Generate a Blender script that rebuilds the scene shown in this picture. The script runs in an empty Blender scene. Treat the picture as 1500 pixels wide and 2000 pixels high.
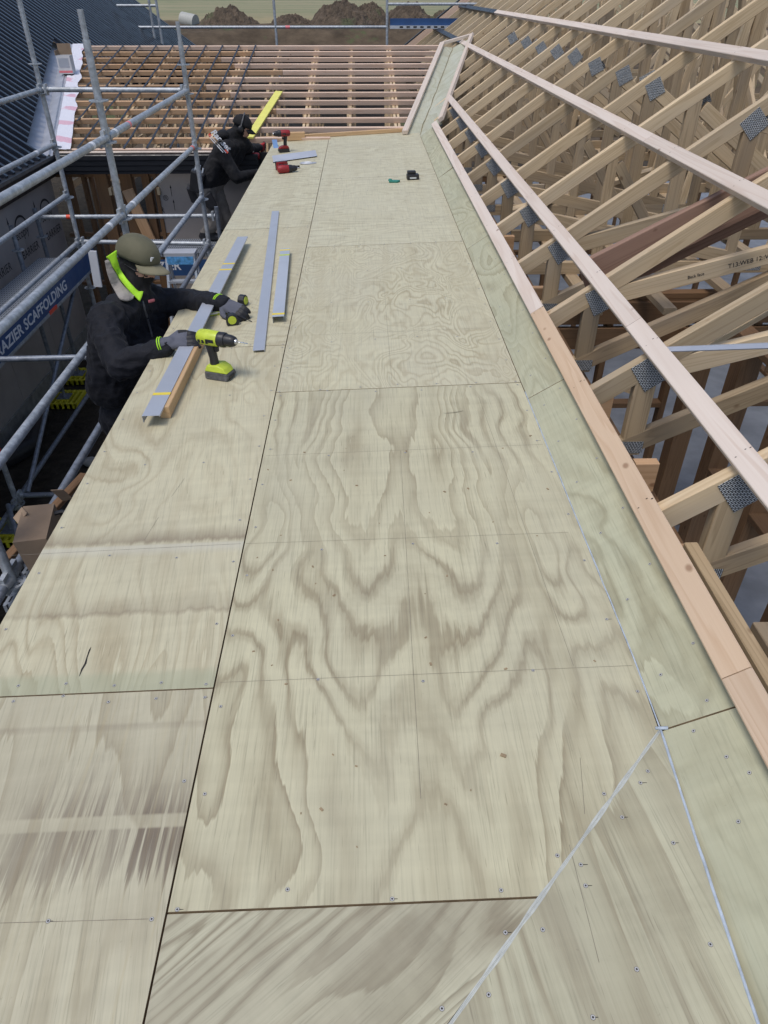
import bpy, bmesh, math, random
from mathutils import Vector, Matrix, Quaternion
from mathutils.bvhtree import BVHTree
from mathutils import noise as mnoise

random.seed(7)
scene = bpy.context.scene
col = scene.collection
V = Vector
R = math.radians

# ------------------------------------------------------------------ camera, sky, sun, exposure
CAM_H = 1.56
PITCH, YAW, FPX = R(36.36), R(1.53), 1387.0
cam = bpy.data.cameras.new('camera')
cam.sensor_fit = 'VERTICAL'
cam.sensor_height = 36.0
cam.lens = 36.0 * FPX / 2000.0
cam.clip_start, cam.clip_end = 0.05, 3000
cam_ob = bpy.data.objects.new('camera', cam)
cam_ob.location = (0, 0, CAM_H)
cam_ob.rotation_euler = (math.pi / 2 - PITCH, 0, -YAW)
col.objects.link(cam_ob)
scene.camera = cam_ob

SUN_EL, SUN_AZ = R(66), R(-140)          # azimuth from +Y towards +X
world = bpy.data.worlds.new('World')
scene.world = world
world.use_nodes = True
wn = world.node_tree.nodes
bg = wn['Background']
sky = wn.new('ShaderNodeTexSky')
sky.sky_type = 'NISHITA'
sky.sun_disc = False
sky.sun_elevation = SUN_EL
sky.sun_rotation = SUN_AZ
sky.air_density = 1.0
sky.dust_density = 2.2
sky.ozone_density = 1.0
world.node_tree.links.new(sky.outputs[0], bg.inputs[0])
bg.inputs[1].default_value = 0.145
sun = bpy.data.lights.new('sun', 'SUN')
sun.energy = 1.5
sun.angle = R(22)
sun.color = (1.0, 0.965, 0.92)
sun_ob = bpy.data.objects.new('sun', sun)
sd = V((math.sin(SUN_AZ) * math.cos(SUN_EL), math.cos(SUN_AZ) * math.cos(SUN_EL), math.sin(SUN_EL)))
sun_ob.rotation_euler = sd.to_track_quat('Z', 'Y').to_euler()
sun_ob.location = (0, 0, 30)
col.objects.link(sun_ob)
scene.view_settings.view_transform = 'Standard'
scene.view_settings.look = 'None'
scene.view_settings.gamma = 1
scene.view_settings.use_curve_mapping = False
scene.view_settings.exposure = 0.05

# ------------------------------------------------------------------ survey helpers: a sight line from the camera station met with a real plane
_H = V((math.sin(YAW), math.cos(YAW), 0)); _R = V((math.cos(YAW), -math.sin(YAW), 0)); _Z = V((0, 0, 1))
_F = _H * math.cos(PITCH) - _Z * math.sin(PITCH); _U = _H * math.sin(PITCH) + _Z * math.cos(PITCH)
_C = V((0, 0, CAM_H))
def ray(x, y): return _F + _R * ((x - 750) / FPX) + _U * ((1000 - y) / FPX)
def pz(x, y, z): r = ray(x, y); return _C + r * ((z - CAM_H) / r.z)
def pY(x, y, Y): r = ray(x, y); return _C + r * (Y / r.y)
def pX(x, y, X): r = ray(x, y); return _C + r * (X / r.x)
XL, TILT = -0.437, 0.032
def deck_z(x): return TILT * (x - XL)
def pd(x, y, dz=0.0):
    r = ray(x, y); t = (-TILT * XL + dz - CAM_H) / (r.z - TILT * r.x); return _C + r * t
def pl(x, y, a, b, c):
    r = ray(x, y); t = (a - CAM_H) / (r.z - b * r.x - c * r.y); return _C + r * t

# ------------------------------------------------------------------ mesh helpers
class MB:
    def __init__(s): s.v = []; s.f = []; s.mi = []; s.m = 0
    def quad(s, *i): s.f.append(tuple(i)); s.mi.append(s.m)
    def add(s, vs, fs):
        o = len(s.v); s.v += [tuple(v) for v in vs]
        for f in fs: s.f.append(tuple(i + o for i in f)); s.mi.append(s.m)
    def box(s, a, b, M=None):
        x0, y0, z0 = a; x1, y1, z1 = b
        vs = [V(p) for p in ((x0,y0,z0),(x1,y0,z0),(x1,y1,z0),(x0,y1,z0),(x0,y0,z1),(x1,y0,z1),(x1,y1,z1),(x0,y1,z1))]
        if M: vs = [M @ v for v in vs]
        s.add(vs, [(0,3,2,1),(4,5,6,7),(0,1,5,4),(1,2,6,5),(2,3,7,6),(3,0,4,7)])
    def tube(s, p0, p1, r0, r1=None, n=12, caps=True):
        p0 = V(p0); p1 = V(p1); r1 = r0 if r1 is None else r1
        d = (p1 - p0); q = d.to_track_quat('Z', 'X')
        a = [p0 + q @ V((math.cos(t)*r0, math.sin(t)*r0, 0)) for t in [2*math.pi*i/n for i in range(n)]]
        b = [p1 + q @ V((math.cos(t)*r1, math.sin(t)*r1, 0)) for t in [2*math.pi*i/n for i in range(n)]]
        fs = [(i, (i+1)%n, n+(i+1)%n, n+i) for i in range(n)]
        if caps: fs += [tuple(range(n-1,-1,-1)), tuple(range(n, 2*n))]
        s.add(a + b, fs)
    def path(s, pts, r, n=8):
        pts = [V(p) for p in pts]; rs = r if isinstance(r, (list, tuple)) else [r]*len(pts)
        rings = []; ref = None
        for i, p in enumerate(pts):
            d = (pts[min(i+1,len(pts)-1)] - pts[max(i-1,0)]).normalized()
            if ref is None: ref = d.orthogonal().normalized()
            ref = (ref - d*ref.dot(d)).normalized(); bi = d.cross(ref)
            rings.append([p + (ref*math.cos(t) + bi*math.sin(t))*rs[i] for t in [2*math.pi*k/n for k in range(n)]])
        vs = [v for g in rings for v in g]; fs = []
        for i in range(len(pts)-1):
            for k in range(n): fs.append((i*n+k, i*n+(k+1)%n, (i+1)*n+(k+1)%n, (i+1)*n+k))
        fs += [tuple(range(n-1,-1,-1)), tuple(range((len(pts)-1)*n, len(pts)*n))]
        s.add(vs, fs)
    def lathe(s, prof, n=20, M=None):      # prof (r, z)
        vs = []; fs = []
        for r, z in prof:
            for k in range(n):
                t = 2*math.pi*k/n; v = V((r*math.cos(t), r*math.sin(t), z)); vs.append(M @ v if M else v)
        m = len(prof)
        for i in range(m-1):
            for k in range(n): fs.append((i*n+k, i*n+(k+1)%n, (i+1)*n+(k+1)%n, (i+1)*n+k))
        fs += [tuple(range(n-1,-1,-1)), tuple(range((m-1)*n, m*n))]
        s.add(vs, fs)
    def prism(s, poly, vec):               # polygon (3d points) extruded by vec
        n = len(poly); poly = [V(p) for p in poly]; vec = V(vec)
        vs = poly + [p + vec for p in poly]
        fs = [tuple(range(n-1,-1,-1)), tuple(range(n, 2*n))] + [(i, (i+1)%n, n+(i+1)%n, n+i) for i in range(n)]
        s.add(vs, fs)
    def ball(s, c, r, M=None, nu=14, nv=9):
        c = V(c); r = r if isinstance(r, (tuple, list)) else (r, r, r); vs = []; fs = []
        for j in range(nv+1):
            ph = math.pi*j/nv
            for i in range(nu):
                th = 2*math.pi*i/nu
                p = V((r[0]*math.sin(ph)*math.cos(th), r[1]*math.sin(ph)*math.sin(th), r[2]*math.cos(ph)))
                vs.append(c + (M @ p if M else p))
        for j in range(nv):
            for i in range(nu): fs.append((j*nu+i, (j+1)*nu+i, (j+1)*nu+(i+1)%nu, j*nu+(i+1)%nu))
        s.add(vs, fs)
    def capsule(s, a, b, ra, rb, n=14):
        s.ball(a, ra, nu=n); s.ball(b, rb, nu=n); s.tube(a, b, ra, rb, n=n)
    def mesh(s, name, mats, smooth=False, bevel=0):
        me = bpy.data.meshes.new(name)
        me.from_pydata(s.v, [], s.f)
        bm = bmesh.new(); bm.from_mesh(me)
        bmesh.ops.recalc_face_normals(bm, faces=bm.faces)
        bm.to_mesh(me); bm.free()
        for m in (mats if isinstance(mats, (list, tuple)) else [mats]): me.materials.append(m)
        for p, mi in zip(me.polygons, s.mi): p.material_index = mi
        if smooth:
            for p in me.polygons: p.use_smooth = True
            if smooth != 2:
                try: me.set_sharp_from_angle(angle=R(38))
                except Exception: pass
        return me
    def build(s, name, mats, parent=None, smooth=False, origin=None, bevel=0):
        if origin is not None:
            o = V(origin); s.v = [tuple(V(v) - o) for v in s.v]
        me = s.mesh(name, mats, smooth)
        ob = link(name, me, parent)
        if origin is not None: place(ob, Matrix.Translation(V(origin)))
        if bevel:
            md = ob.modifiers.new('edge', 'BEVEL'); md.width = bevel; md.segments = 2; md.limit_method = 'ANGLE'
        return ob

def link(name, data, parent=None):
    ob = bpy.data.objects.new(name, data); col.objects.link(ob)
    if parent is not None:
        ob.parent = parent; place(ob, Matrix.Identity(4))
    return ob
WM = {}
def wmat(ob):
    if ob is None: return Matrix.Identity(4)
    return WM.get(ob.name, Matrix.Identity(4))
def place(ob, M):                           # M = world matrix
    WM[ob.name] = M.copy()
    ob.matrix_basis = (wmat(ob.parent).inverted() @ M) if ob.parent else M
def tag(o, label, cat, group=None, kind=None):
    o['label'] = label; o['category'] = cat
    if group: o['group'] = group
    if kind: o['kind'] = kind
    return o
def thing(name, label, cat, loc=(0,0,0), group=None):
    o = link(name, None); tag(o, label, cat, group); place(o, Matrix.Translation(V(loc))); o.empty_display_size = 0.1
    return o
def struct(o): o['kind'] = 'structure'; return o
ORD = ['first','second','third','fourth','fifth','sixth','seventh','eighth','ninth','tenth','eleventh','twelfth','thirteenth','fourteenth','fifteenth','sixteenth','seventeenth','eighteenth','nineteenth','twentieth','twenty-first','twenty-second','twenty-third','twenty-fourth','twenty-fifth']

_bc = {}
def board_mesh(L, w, t, m, c=0.003):
    key = (round(L,4), round(w,4), round(t,4), m.name)
    if key in _bc: return _bc[key]
    b = MB(); y, z = w/2, t/2
    pr = [(-y+c,-z),(y-c,-z),(y,-z+c),(y,z-c),(y-c,z),(-y+c,z),(-y,z-c),(-y,-z+c)]
    b.prism([(0,p[0],p[1]) for p in pr], (L,0,0))
    _bc[key] = b.mesh('board', m); return _bc[key]
def board(name, p0, p1, w, t, m, parent=None, n=(0,0,1)):
    """straight timber from p0 to p1 (centre line); n = direction of its thickness t; local X runs along the grain"""
    p0 = V(p0); p1 = V(p1); x = (p1-p0); L = x.length; x.normalize()
    z = V(n); z = (z - x*z.dot(x)).normalized(); y = z.cross(x)
    ob = link(name, board_mesh(L, w, t, m), parent)
    place(ob, Matrix(((x.x,y.x,z.x,p0.x),(x.y,y.y,z.y,p0.y),(x.z,y.z,z.z,p0.z),(0,0,0,1))))
    return ob
def text_mesh(body, size, m, ext=0.001, align='LEFT', shear=0.0, spacing=1.0, bold=0.0):
    cu = bpy.data.curves.new('lettering', 'FONT'); cu.body = body; cu.size = size; cu.extrude = ext
    cu.align_x = align; cu.shear = shear; cu.space_character = spacing; cu.offset = bold; cu.resolution_u = 3
    ob = bpy.data.objects.new('tmp', cu); col.objects.link(ob)
    dg = bpy.context.evaluated_depsgraph_get()
    me = bpy.data.meshes.new_from_object(ob.evaluated_get(dg))
    bpy.data.objects.remove(ob); me.materials.clear(); me.materials.append(m)
    return me
def frame(o, x, y):                          # matrix with given local x and y axes
    x = V(x).normalized(); z = x.cross(V(y)).normalized(); y = z.cross(x); o = V(o)
    return Matrix(((x.x,y.x,z.x,o.x),(x.y,y.y,z.y,o.y),(x.z,y.z,z.z,o.z),(0,0,0,1)))

# ------------------------------------------------------------------ materials
def newmat(name):
    m = bpy.data.materials.new(name); m.use_nodes = True
    nt = m.node_tree; return m, nt, nt.nodes['Principled BSDF']
class NT:
    def __init__(s, nt): s.nt = nt
    def n(s, t, **kw):
        nd = s.nt.nodes.new(t)
        for k, v in kw.items(): setattr(nd, k, v)
        return nd
    def l(s, a, b): s.nt.links.new(a, b)
    def math(s, op, a, b=None, clamp=False):
        nd = s.n('ShaderNodeMath', operation=op); nd.use_clamp = clamp
        for i, q in enumerate((a, b)):
            if q is None: continue
            if isinstance(q, (int, float)): nd.inputs[i].default_value = q
            else: s.l(q, nd.inputs[i])
        return nd.outputs[0]
    def coord(s, kind='Object', scale=(1,1,1), rot=(0,0,0), rand=0.0, loc=(0,0,0)):
        tc = s.n('ShaderNodeTexCoord'); v = tc.outputs[kind]
        if rand:
            oi = s.n('ShaderNodeObjectInfo'); vm = s.n('ShaderNodeVectorMath', operation='ADD')
            m = s.math('MULTIPLY', oi.outputs['Random'], rand); cb = s.n('ShaderNodeCombineXYZ')
            m2 = s.math('MULTIPLY', oi.outputs['Random'], rand*2.7)
            for i, q in enumerate((m, m2, m)): s.l(q, cb.inputs[i])
            s.l(v, vm.inputs[0]); s.l(cb.outputs[0], vm.inputs[1]); v = vm.outputs[0]
        mp = s.n('ShaderNodeMapping'); mp.inputs['Scale'].default_value = scale; mp.inputs['Rotation'].default_value = rot; mp.inputs['Location'].default_value = loc
        s.l(v, mp.inputs[0]); return mp.outputs[0]
    def noise(s, vec, scale=1.0, detail=2.0, rough=0.5, dist=0.0):
        nd = s.n('ShaderNodeTexNoise'); s.l(vec, nd.inputs['Vector'])
        nd.inputs['Scale'].default_value = scale; nd.inputs['Detail'].default_value = detail
        nd.inputs['Roughness'].default_value = rough; nd.inputs['Distortion'].default_value = dist
        return nd.outputs[0]
    def ramp(s, fac, stops, interp='LINEAR'):
        nd = s.n('ShaderNodeValToRGB'); cr = nd.color_ramp; cr.interpolation = interp
        while len(cr.elements) < len(stops): cr.elements.new(0.5)
        for e, (p, c) in zip(cr.elements, stops):
            e.position = p; e.color = (c, c, c, 1) if isinstance(c, (int, float)) else (*c, 1)
        s.l(fac, nd.inputs[0]); return nd.outputs[0]
    def mix(s, fac, a, b, mode='MIX'):
        nd = s.n('ShaderNodeMix', data_type='RGBA', blend_type=mode)
        for i, q in ((0, fac), (6, a), (7, b)):
            if isinstance(q, (int, float)): nd.inputs[i].default_value = q
            elif isinstance(q, tuple): nd.inputs[i].default_value = (*q, 1)
            else: s.l(q, nd.inputs[i])
        return nd.outputs[2]
    def bump(s, h, bsdf, strength=0.2, dist=0.01):
        b = s.n('ShaderNodeBump'); b.inputs['Strength'].default_value = strength; b.inputs['Distance'].default_value = dist
        s.l(h, b.inputs['Height']); s.l(b.outputs[0], bsdf.inputs['Normal'])

def plain(name, c, rough=0.6, metal=0.0, var=0.15, vscale=8.0, bump=0.0, bscale=60.0, spec=0.5, coat=0.0):
    m, nt, b = newmat(name); t = NT(nt)
    co = t.coord('Object', rand=9.0)
    n = t.noise(co, vscale, 4, 0.6)
    k = t.ramp(n, [(0.3, 1-var), (0.7, 1+var)])
    cc = t.mix(1.0, c, k, 'MULTIPLY'); t.l(cc, b.inputs['Base Color'])
    r = t.ramp(t.noise(co, vscale*2.3, 3), [(0.3, max(0.05, rough-0.1)), (0.7, min(1, rough+0.1))]); t.l(r, b.inputs['Roughness'])
    b.inputs['Metallic'].default_value = metal; b.inputs['Specular IOR Level'].default_value = spec
    if coat: b.inputs['Coat Weight'].default_value = coat
    if bump: t.bump(t.noise(co, bscale, 3), b, bump, 0.004)
    return m

def timber(name, light, dark, grey=0.3, knots=True, var=0.2, ring=1.0, rough=0.7):
    """sawn pine: growth rings along local X, knots, weathering that differs from piece to piece"""
    m, nt, b = newmat(name); t = NT(nt)
    co = t.coord('Object', (0.55, 13, 13), rand=31.0)
    n = t.noise(co, 1.0, 2, 0.5, 0.4)
    fr = t.math('FRACT', t.math('MULTIPLY', n, 9.0*ring))
    band = t.ramp(fr, [(0.0, 0.0), (0.55, 0.25), (0.88, 1.0), (1.0, 0.0)])
    fib = t.noise(t.coord('Object', (3, 240, 240), rand=17.0), 1.0, 2)
    fac = t.math('ADD', t.math('MULTIPLY', band, 0.55), t.math('MULTIPLY', fib, 0.45))
    c = t.mix(fac, light, dark)
    blot = t.noise(t.coord('Object', (1.3, 5, 5), rand=23.0), 1.0, 3)
    g = tuple(sum(light)/3*x for x in (0.62, 0.57, 0.5))
    c = t.mix(t.math('MULTIPLY', t.ramp(blot, [(0.42, 0.0), (0.68, 1.0)]), grey), c, g)
    oi = t.n('ShaderNodeObjectInfo')
    hv = t.ramp(oi.outputs['Random'], [(0.0, (1-var, 1-var*1.05, 1-var*1.1)), (0.35, (1.0, 0.97, 0.93)), (0.7, (1+var*.5, 1+var*.45, 1+var*.4)), (1.0, (1-var*.4, 1-var*.55, 1-var*.7))])
    c = t.mix(1.0, c, hv, 'MULTIPLY')
    if knots:
        vo = t.n('ShaderNodeTexVoronoi', feature='F1'); t.l(t.coord('Object', (7, 11, 11), rand=41.0), vo.inputs['Vector']); vo.inputs['Scale'].default_value = 1.0
        sc_ = t.n('ShaderNodeSeparateColor'); t.l(vo.outputs['Color'], sc_.inputs[0])
        kn = t.ramp(vo.outputs['Distance'], [(0.075, 1.0), (0.095, 0.7), (0.12, 0.35), (0.15, 0.0)])
        kn = t.math('MULTIPLY', kn, t.math('GREATER_THAN', sc_.outputs[0], 0.78))
        c = t.mix(t.math('MULTIPLY', kn, 0.7), c, (dark[0]*0.45, dark[1]*0.34, dark[2]*0.28))
    t.l(c, b.inputs['Base Color']); b.inputs['Roughness'].default_value = rough; b.inputs['Specular IOR Level'].default_value = 0.25
    t.bump(t.math('ADD', fib, t.math('MULTIPLY', band, 0.4)), b, 0.12, 0.002)
    return m

def plywood(name, light, dark, sx=3.2, sy=0.8, freq=13.0, ang=0.0, amount=0.8, blot=0.35, tint=(0.40,0.37,0.30), seed=0.0, dist=0.5, stain=None, jag=0.35, sharp=0.93, mirror=None):
    """rotary-peeled pine veneer: contour bands of one stretched field, fibre checks, weather blotches"""
    m, nt, b = newmat(name); t = NT(nt)
    rot = (0, 0, ang)
    co = t.coord('Object', (1,1,1), rot, rand=13.0, loc=(seed, seed*1.7, 0))
    co0 = co
    if mirror is not None:      # book-matched veneer: the peel repeats on both sides of the sheet's middle
        tc = t.n('ShaderNodeTexCoord'); sp0 = t.n('ShaderNodeSeparateXYZ'); t.l(tc.outputs['Object'], sp0.inputs[0])
        wob = t.noise(tc.outputs['Object'], 1.6, 2); wx = t.math('ADD', t.math('SUBTRACT', sp0.outputs[0], mirror), t.math('MULTIPLY', t.math('SUBTRACT', wob, 0.5), 0.32))
        ax = t.math('POWER', t.math('ADD', t.math('MULTIPLY', wx, wx), 0.003), 0.5)
        cb = t.n('ShaderNodeCombineXYZ'); t.l(t.math('ADD', ax, seed), cb.inputs[0]); t.l(t.math('ADD', t.math('ADD', sp0.outputs[1], seed*1.7), t.math('MULTIPLY', wx, 0.12)), cb.inputs[1]); co = cb.outputs[0]
    def sc(v, s):
        mp = t.n('ShaderNodeMapping'); mp.inputs['Scale'].default_value = s; t.l(v, mp.inputs[0]); return mp.outputs[0]
    n = t.noise(sc(co, (sx, sy, 1)), 1.0, 1.5, 0.42, dist)
    jg = t.noise(sc(co, (sx*7, sy*4.5, 1)), 1.0, 3, 0.55)
    fi = t.noise(sc(co0, (85, 2.0, 1)), 1.0, 3, 0.55)
    v = t.math('ADD', t.math('MULTIPLY', n, freq), t.math('ADD', t.math('MULTIPLY', jg, jag), t.math('MULTIPLY', fi, 0.42)))
    fr = t.math('FRACT', v)
    soft = t.ramp(fr, [(0.0, 0.0), (0.28, 0.02), (0.50, 0.55), (0.60, 1.0), (0.68, 0.85), (0.80, 0.25), (0.92, 0.0)], 'EASE')
    hard = t.ramp(fr, [(0.0, 0.06), (0.30, 0.10), (0.58, 0.36), (sharp-0.16, 0.70), (sharp-0.03, 1.0), (min(sharp+0.03, 0.99), 0.0)])
    pick = t.ramp(t.noise(sc(co, (1.1, 0.7, 1)), 1.3, 1), [(0.47, 0.0), (0.55, 1.0)])
    mxn = t.mix(pick, soft, hard); rgb = t.n('ShaderNodeRGBToBW'); t.l(mxn, rgb.inputs[0]); band = rgb.outputs[0]
    fade = t.ramp(t.noise(sc(co, (1.7, 0.9, 1)), 1.0, 2), [(0.34, 0.3), (0.58, 1.0)])
    band = t.math('MULTIPLY', band, fade)
    c = t.mix(t.math('MULTIPLY', band, amount), light, dark)
    ck = t.noise(sc(co0, (210, 4.5, 1)), 1.0, 3, 0.6)
    ckr = t.ramp(ck, [(0.28, 0.76), (0.45, 0.98), (0.75, 1.07)])
    c = t.mix(1.0, c, ckr, 'MULTIPLY')
    dashes = t.ramp(t.noise(sc(co0, (330, 11, 1)), 1.0, 1), [(0.70, 0.0), (0.76, 1.0)])
    c = t.mix(t.math('MULTIPLY', dashes, 0.38), c, tuple(x*0.45 for x in dark))
    bl = t.noise(sc(co0, (2.4, 1.1, 1)), 1.0, 4, 0.6, 0.3)
    c = t.mix(t.math('MULTIPLY', t.ramp(bl, [(0.40, 0.0), (0.66, 1.0)]), blot), c, tint)
    stq = t.ramp(t.noise(sc(co0, (10, 0.32, 1)), 1.0, 3, 0.55), [(0.38, 0.0), (0.50, 0.0), (0.68, 1.0)])
    c = t.mix(t.math('MULTIPLY', stq, 0.42), c, tuple(a*0.45+b_*0.55 for a, b_ in zip(light, dark)))
    smg = t.ramp(t.noise(sc(co, (2.6, 2.6, 1)), 1.0, 7, 0.68), [(0.56, 0.0), (0.72, 1.0)])
    c = t.mix(t.math('MULTIPLY', smg, 0.22), c, tuple(x*0.7 for x in dark))
    cross = t.noise(sc(co0, (1.2, 26, 1)), 1.0, 2)
    c = t.mix(1.0, c, t.ramp(cross, [(0.3, 0.955), (0.7, 1.03)]), 'MULTIPLY')
    if stain: c = stain(t, c)
    sp = t.ramp(t.noise(t.coord('Object', (1,1,1), rand=5.0), 95.0, 2), [(0.72, 0.0), (0.79, 1.0)])
    c = t.mix(t.math('MULTIPLY', sp, 0.14), c, (0.09, 0.07, 0.05))
    t.l(c, b.inputs['Base Color']); b.inputs['Specular IOR Level'].default_value = 0.3
    t.l(t.ramp(fr, [(0.0, 0.52), (1.0, 0.66)]), b.inputs['Roughness'])
    t.bump(t.math('ADD', t.math('MULTIPLY', ck, 0.6), t.math('MULTIPLY', band, 0.3)), b, 0.10, 0.002)
    return m

def stain_panel(t, c):      # water marks that ran under a strap while the sheet lay in the stack
    tc = t.n('ShaderNodeTexCoord'); sp = t.n('ShaderNodeSeparateXYZ'); t.l(tc.outputs['Object'], sp.inputs[0])
    mp = t.n('ShaderNodeMapping'); mp.inputs['Scale'].default_value = (52, 1.3, 1); mp.inputs['Rotation'].default_value = (0,0,R(-7)); t.l(tc.outputs['Object'], mp.inputs[0])
    st = t.noise(mp.outputs[0], 1.0, 4, 0.62)
    big = t.noise(t.coord('Object', (3.2, 0.7, 1), loc=(2.1, 0.4, 0)), 1.0, 2)
    q0 = t.math('MULTIPLY', t.math('SUBTRACT', sp.outputs[1], 1.70), 1.667)
    q = t.math('ADD', q0, t.math('MULTIPLY', t.math('SUBTRACT', st, 0.5), 0.75))
    up = t.ramp(q, [(0.0, 0.0), (0.27, 0.0), (0.33, 0.85), (0.47, 1.0), (0.56, 0.9), (0.74, 0.25), (0.9, 0.0)])
    hard = t.ramp(q0, [(0.0, 1.0), (0.470, 1.0), (0.478, 0.18), (0.525, 0.15), (0.535, 1.0)])
    k = t.math('MULTIPLY', t.math('MULTIPLY', up, hard), t.ramp(big, [(0.40, 0.08), (0.58, 1.0)]))
    k = t.math('MULTIPLY', k, t.ramp(st, [(0.42, 0.12), (0.52, 1.0)]))
    line = t.ramp(t.math('MULTIPLY', sp.outputs[1], 0.4), [(0.0, 0.0), (0.905, 0.0), (0.908, 0.7), (0.913, 0.0)])
    c = t.mix(t.math('MULTIPLY', line, 0.5), c, (0.16, 0.115, 0.09))
    c = t.mix(t.math('MULTIPLY', k, 0.85), c, (0.14, 0.105, 0.08))
    ora = t.math('MULTIPLY', t.ramp(st, [(0.52, 0.0), (0.66, 1.0)]), t.ramp(big, [(0.42, 0.0), (0.6, 1.0)]))
    return t.mix(t.math('MULTIPLY', ora, 0.25), c, (0.40, 0.31, 0.14))

def strap_marks(t, c):      # cross-grain water marks left by packing battens, green preservative at the end
    tc = t.n('ShaderNodeTexCoord'); sp = t.n('ShaderNodeSeparateXYZ'); t.l(tc.outputs['Object'], sp.inputs[0])
    st = t.noise(t.coord('Object', (34, 1.4, 1)), 1.0, 4, 0.6); big = t.noise(t.coord('Object', (2.4, 0.8, 1), loc=(5, 2, 0)), 1.0, 2)
    y = t.math('MULTIPLY', sp.outputs[1], 0.4); yj = t.math('ADD', y, t.math('MULTIPLY', t.math('SUBTRACT', st, 0.5), 0.03))
    k1 = t.ramp(yj, [(0.0, 0.0), (0.262, 0.0), (0.268, 1.0), (0.278, 0.6), (0.30, 0.0)])
    k2 = t.ramp(yj, [(0.0, 0.0), (0.118, 0.0), (0.124, 0.8), (0.13, 0.35), (0.16, 0.0)])
    k = t.math('MULTIPLY', t.math('ADD', k1, k2), t.ramp(big, [(0.38, 0.15), (0.58, 1.0)]))
    c = t.mix(t.math('MULTIPLY', k, 0.65), c, (0.19, 0.14, 0.095))
    pale = t.ramp(y, [(0.0, 0.0), (0.235, 0.0), (0.25, 0.8), (0.258, 0.8), (0.262, 0.0)])
    c = t.mix(t.math('MULTIPLY', pale, 0.5), c, (0.60, 0.585, 0.50))
    gr = t.ramp(t.math('ADD', y, t.math('MULTIPLY', t.math('SUBTRACT', st, 0.5), 0.01)), [(0.0, 1.0), (0.022, 0.9), (0.032, 0.0)])
    return t.mix(t.math('MULTIPLY', gr, 0.5), c, (0.33, 0.36, 0.24))

def galv(name='galvanised_steel', base=(0.47, 0.50, 0.53), rough=0.48, metal=0.4):
    m, nt, b = newmat(name); t = NT(nt)
    co = t.coord('Object', rand=11.0)
    n = t.noise(co, 22.0, 5, 0.7); n2 = t.noise(co, 3.0, 3)
    c = t.mix(t.ramp(n, [(0.35, 0.0), (0.7, 1.0)]), tuple(x*0.62 for x in base), tuple(min(1, x*1.22) for x in base))
    c = t.mix(t.math('MULTIPLY', t.ramp(n2, [(0.5, 0.0), (0.75, 1.0)]), 0.5), c, tuple(x*0.6 for x in (base[0], base[1]*0.97, base[2]*0.93)))
    sp = t.ramp(t.noise(co, 60, 2), [(0.70, 0.0), (0.74, 1.0)])
    c = t.mix(t.math('MULTIPLY', sp, 0.5), c, (0.62, 0.62, 0.6))
    t.l(c, b.inputs['Base Color']); t.l(t.ramp(n, [(0.3, rough-0.1), (0.7, rough+0.12)]), b.inputs['Roughness'])
    b.inputs['Metallic'].default_value = metal; t.bump(n, b, 0.08, 0.002)
    return m

def pressed_plate():
    m, nt, b = newmat('pressed_nail_plate_steel'); t = NT(nt)
    br = t.n('ShaderNodeTexBrick'); t.l(t.coord('Object', (1,1,1)), br.inputs['Vector'])
    br.inputs['Scale'].default_value = 42; br.inputs['Color1'].default_value = (0.55,0.59,0.62,1); br.inputs['Color2'].default_value = (0.66,0.70,0.73,1); br.inputs['Mortar'].default_value = (0.05,0.055,0.06,1)
    br.inputs['Mortar Size'].default_value = 0.09; br.inputs['Brick Width'].default_value = 0.75; br.inputs['Row Height'].default_value = 0.3; br.inputs['Mortar Smooth'].default_value = 0.4
    t.l(br.outputs[0], b.inputs['Base Color']); b.inputs['Metallic'].default_value = 0.35; b.inputs['Roughness'].default_value = 0.4
    t.bump(br.outputs['Fac'], b, 0.8, 0.004); return m
def perforated():
    m, nt, b = newmat('perforated_plank_steel'); t = NT(nt)
    br = t.n('ShaderNodeTexBrick'); t.l(t.coord('Object', (1,1,1), (0,0,R(90))), br.inputs['Vector'])
    br.inputs['Scale'].default_value = 14; br.offset = 0.0
    br.inputs['Color1'].default_value = (0.02,0.022,0.025,1); br.inputs['Color2'].default_value = (0.03,0.032,0.035,1); br.inputs['Mortar'].default_value = (0.33,0.36,0.40,1)
    br.inputs['Mortar Size'].default_value = 0.12; br.inputs['Brick Width'].default_value = 0.8; br.inputs['Row Height'].default_value = 0.35
    t.l(br.outputs[0], b.inputs['Base Color']); b.inputs['Metallic'].default_value = 0.4; b.inputs['Roughness'].default_value = 0.5
    t.bump(br.outputs['Fac'], b, 0.6, 0.01); return m
def cloth(name, c, c2=None, scale=260.0, rough=0.78, fold=0.35):
    m, nt, b = newmat(name); t = NT(nt)
    co = t.coord('Object', rand=3.0)
    n = t.noise(co, 9.0, 3, 0.55, 0.6); w = t.noise(co, scale, 2)
    cc = t.mix(t.ramp(n, [(0.35, 0.0), (0.7, 1.0)]), c, c2 or tuple(x*1.5 for x in c))
    t.l(cc, b.inputs['Base Color']); b.inputs['Roughness'].default_value = rough; b.inputs['Specular IOR Level'].default_value = 0.35
    b.inputs['Sheen Weight'].default_value = 0.04
    t.bump(t.math('ADD', t.math('MULTIPLY', n, 1.0), t.math('MULTIPLY', w, 0.06)), b, fold, 0.03)
    return m

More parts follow.
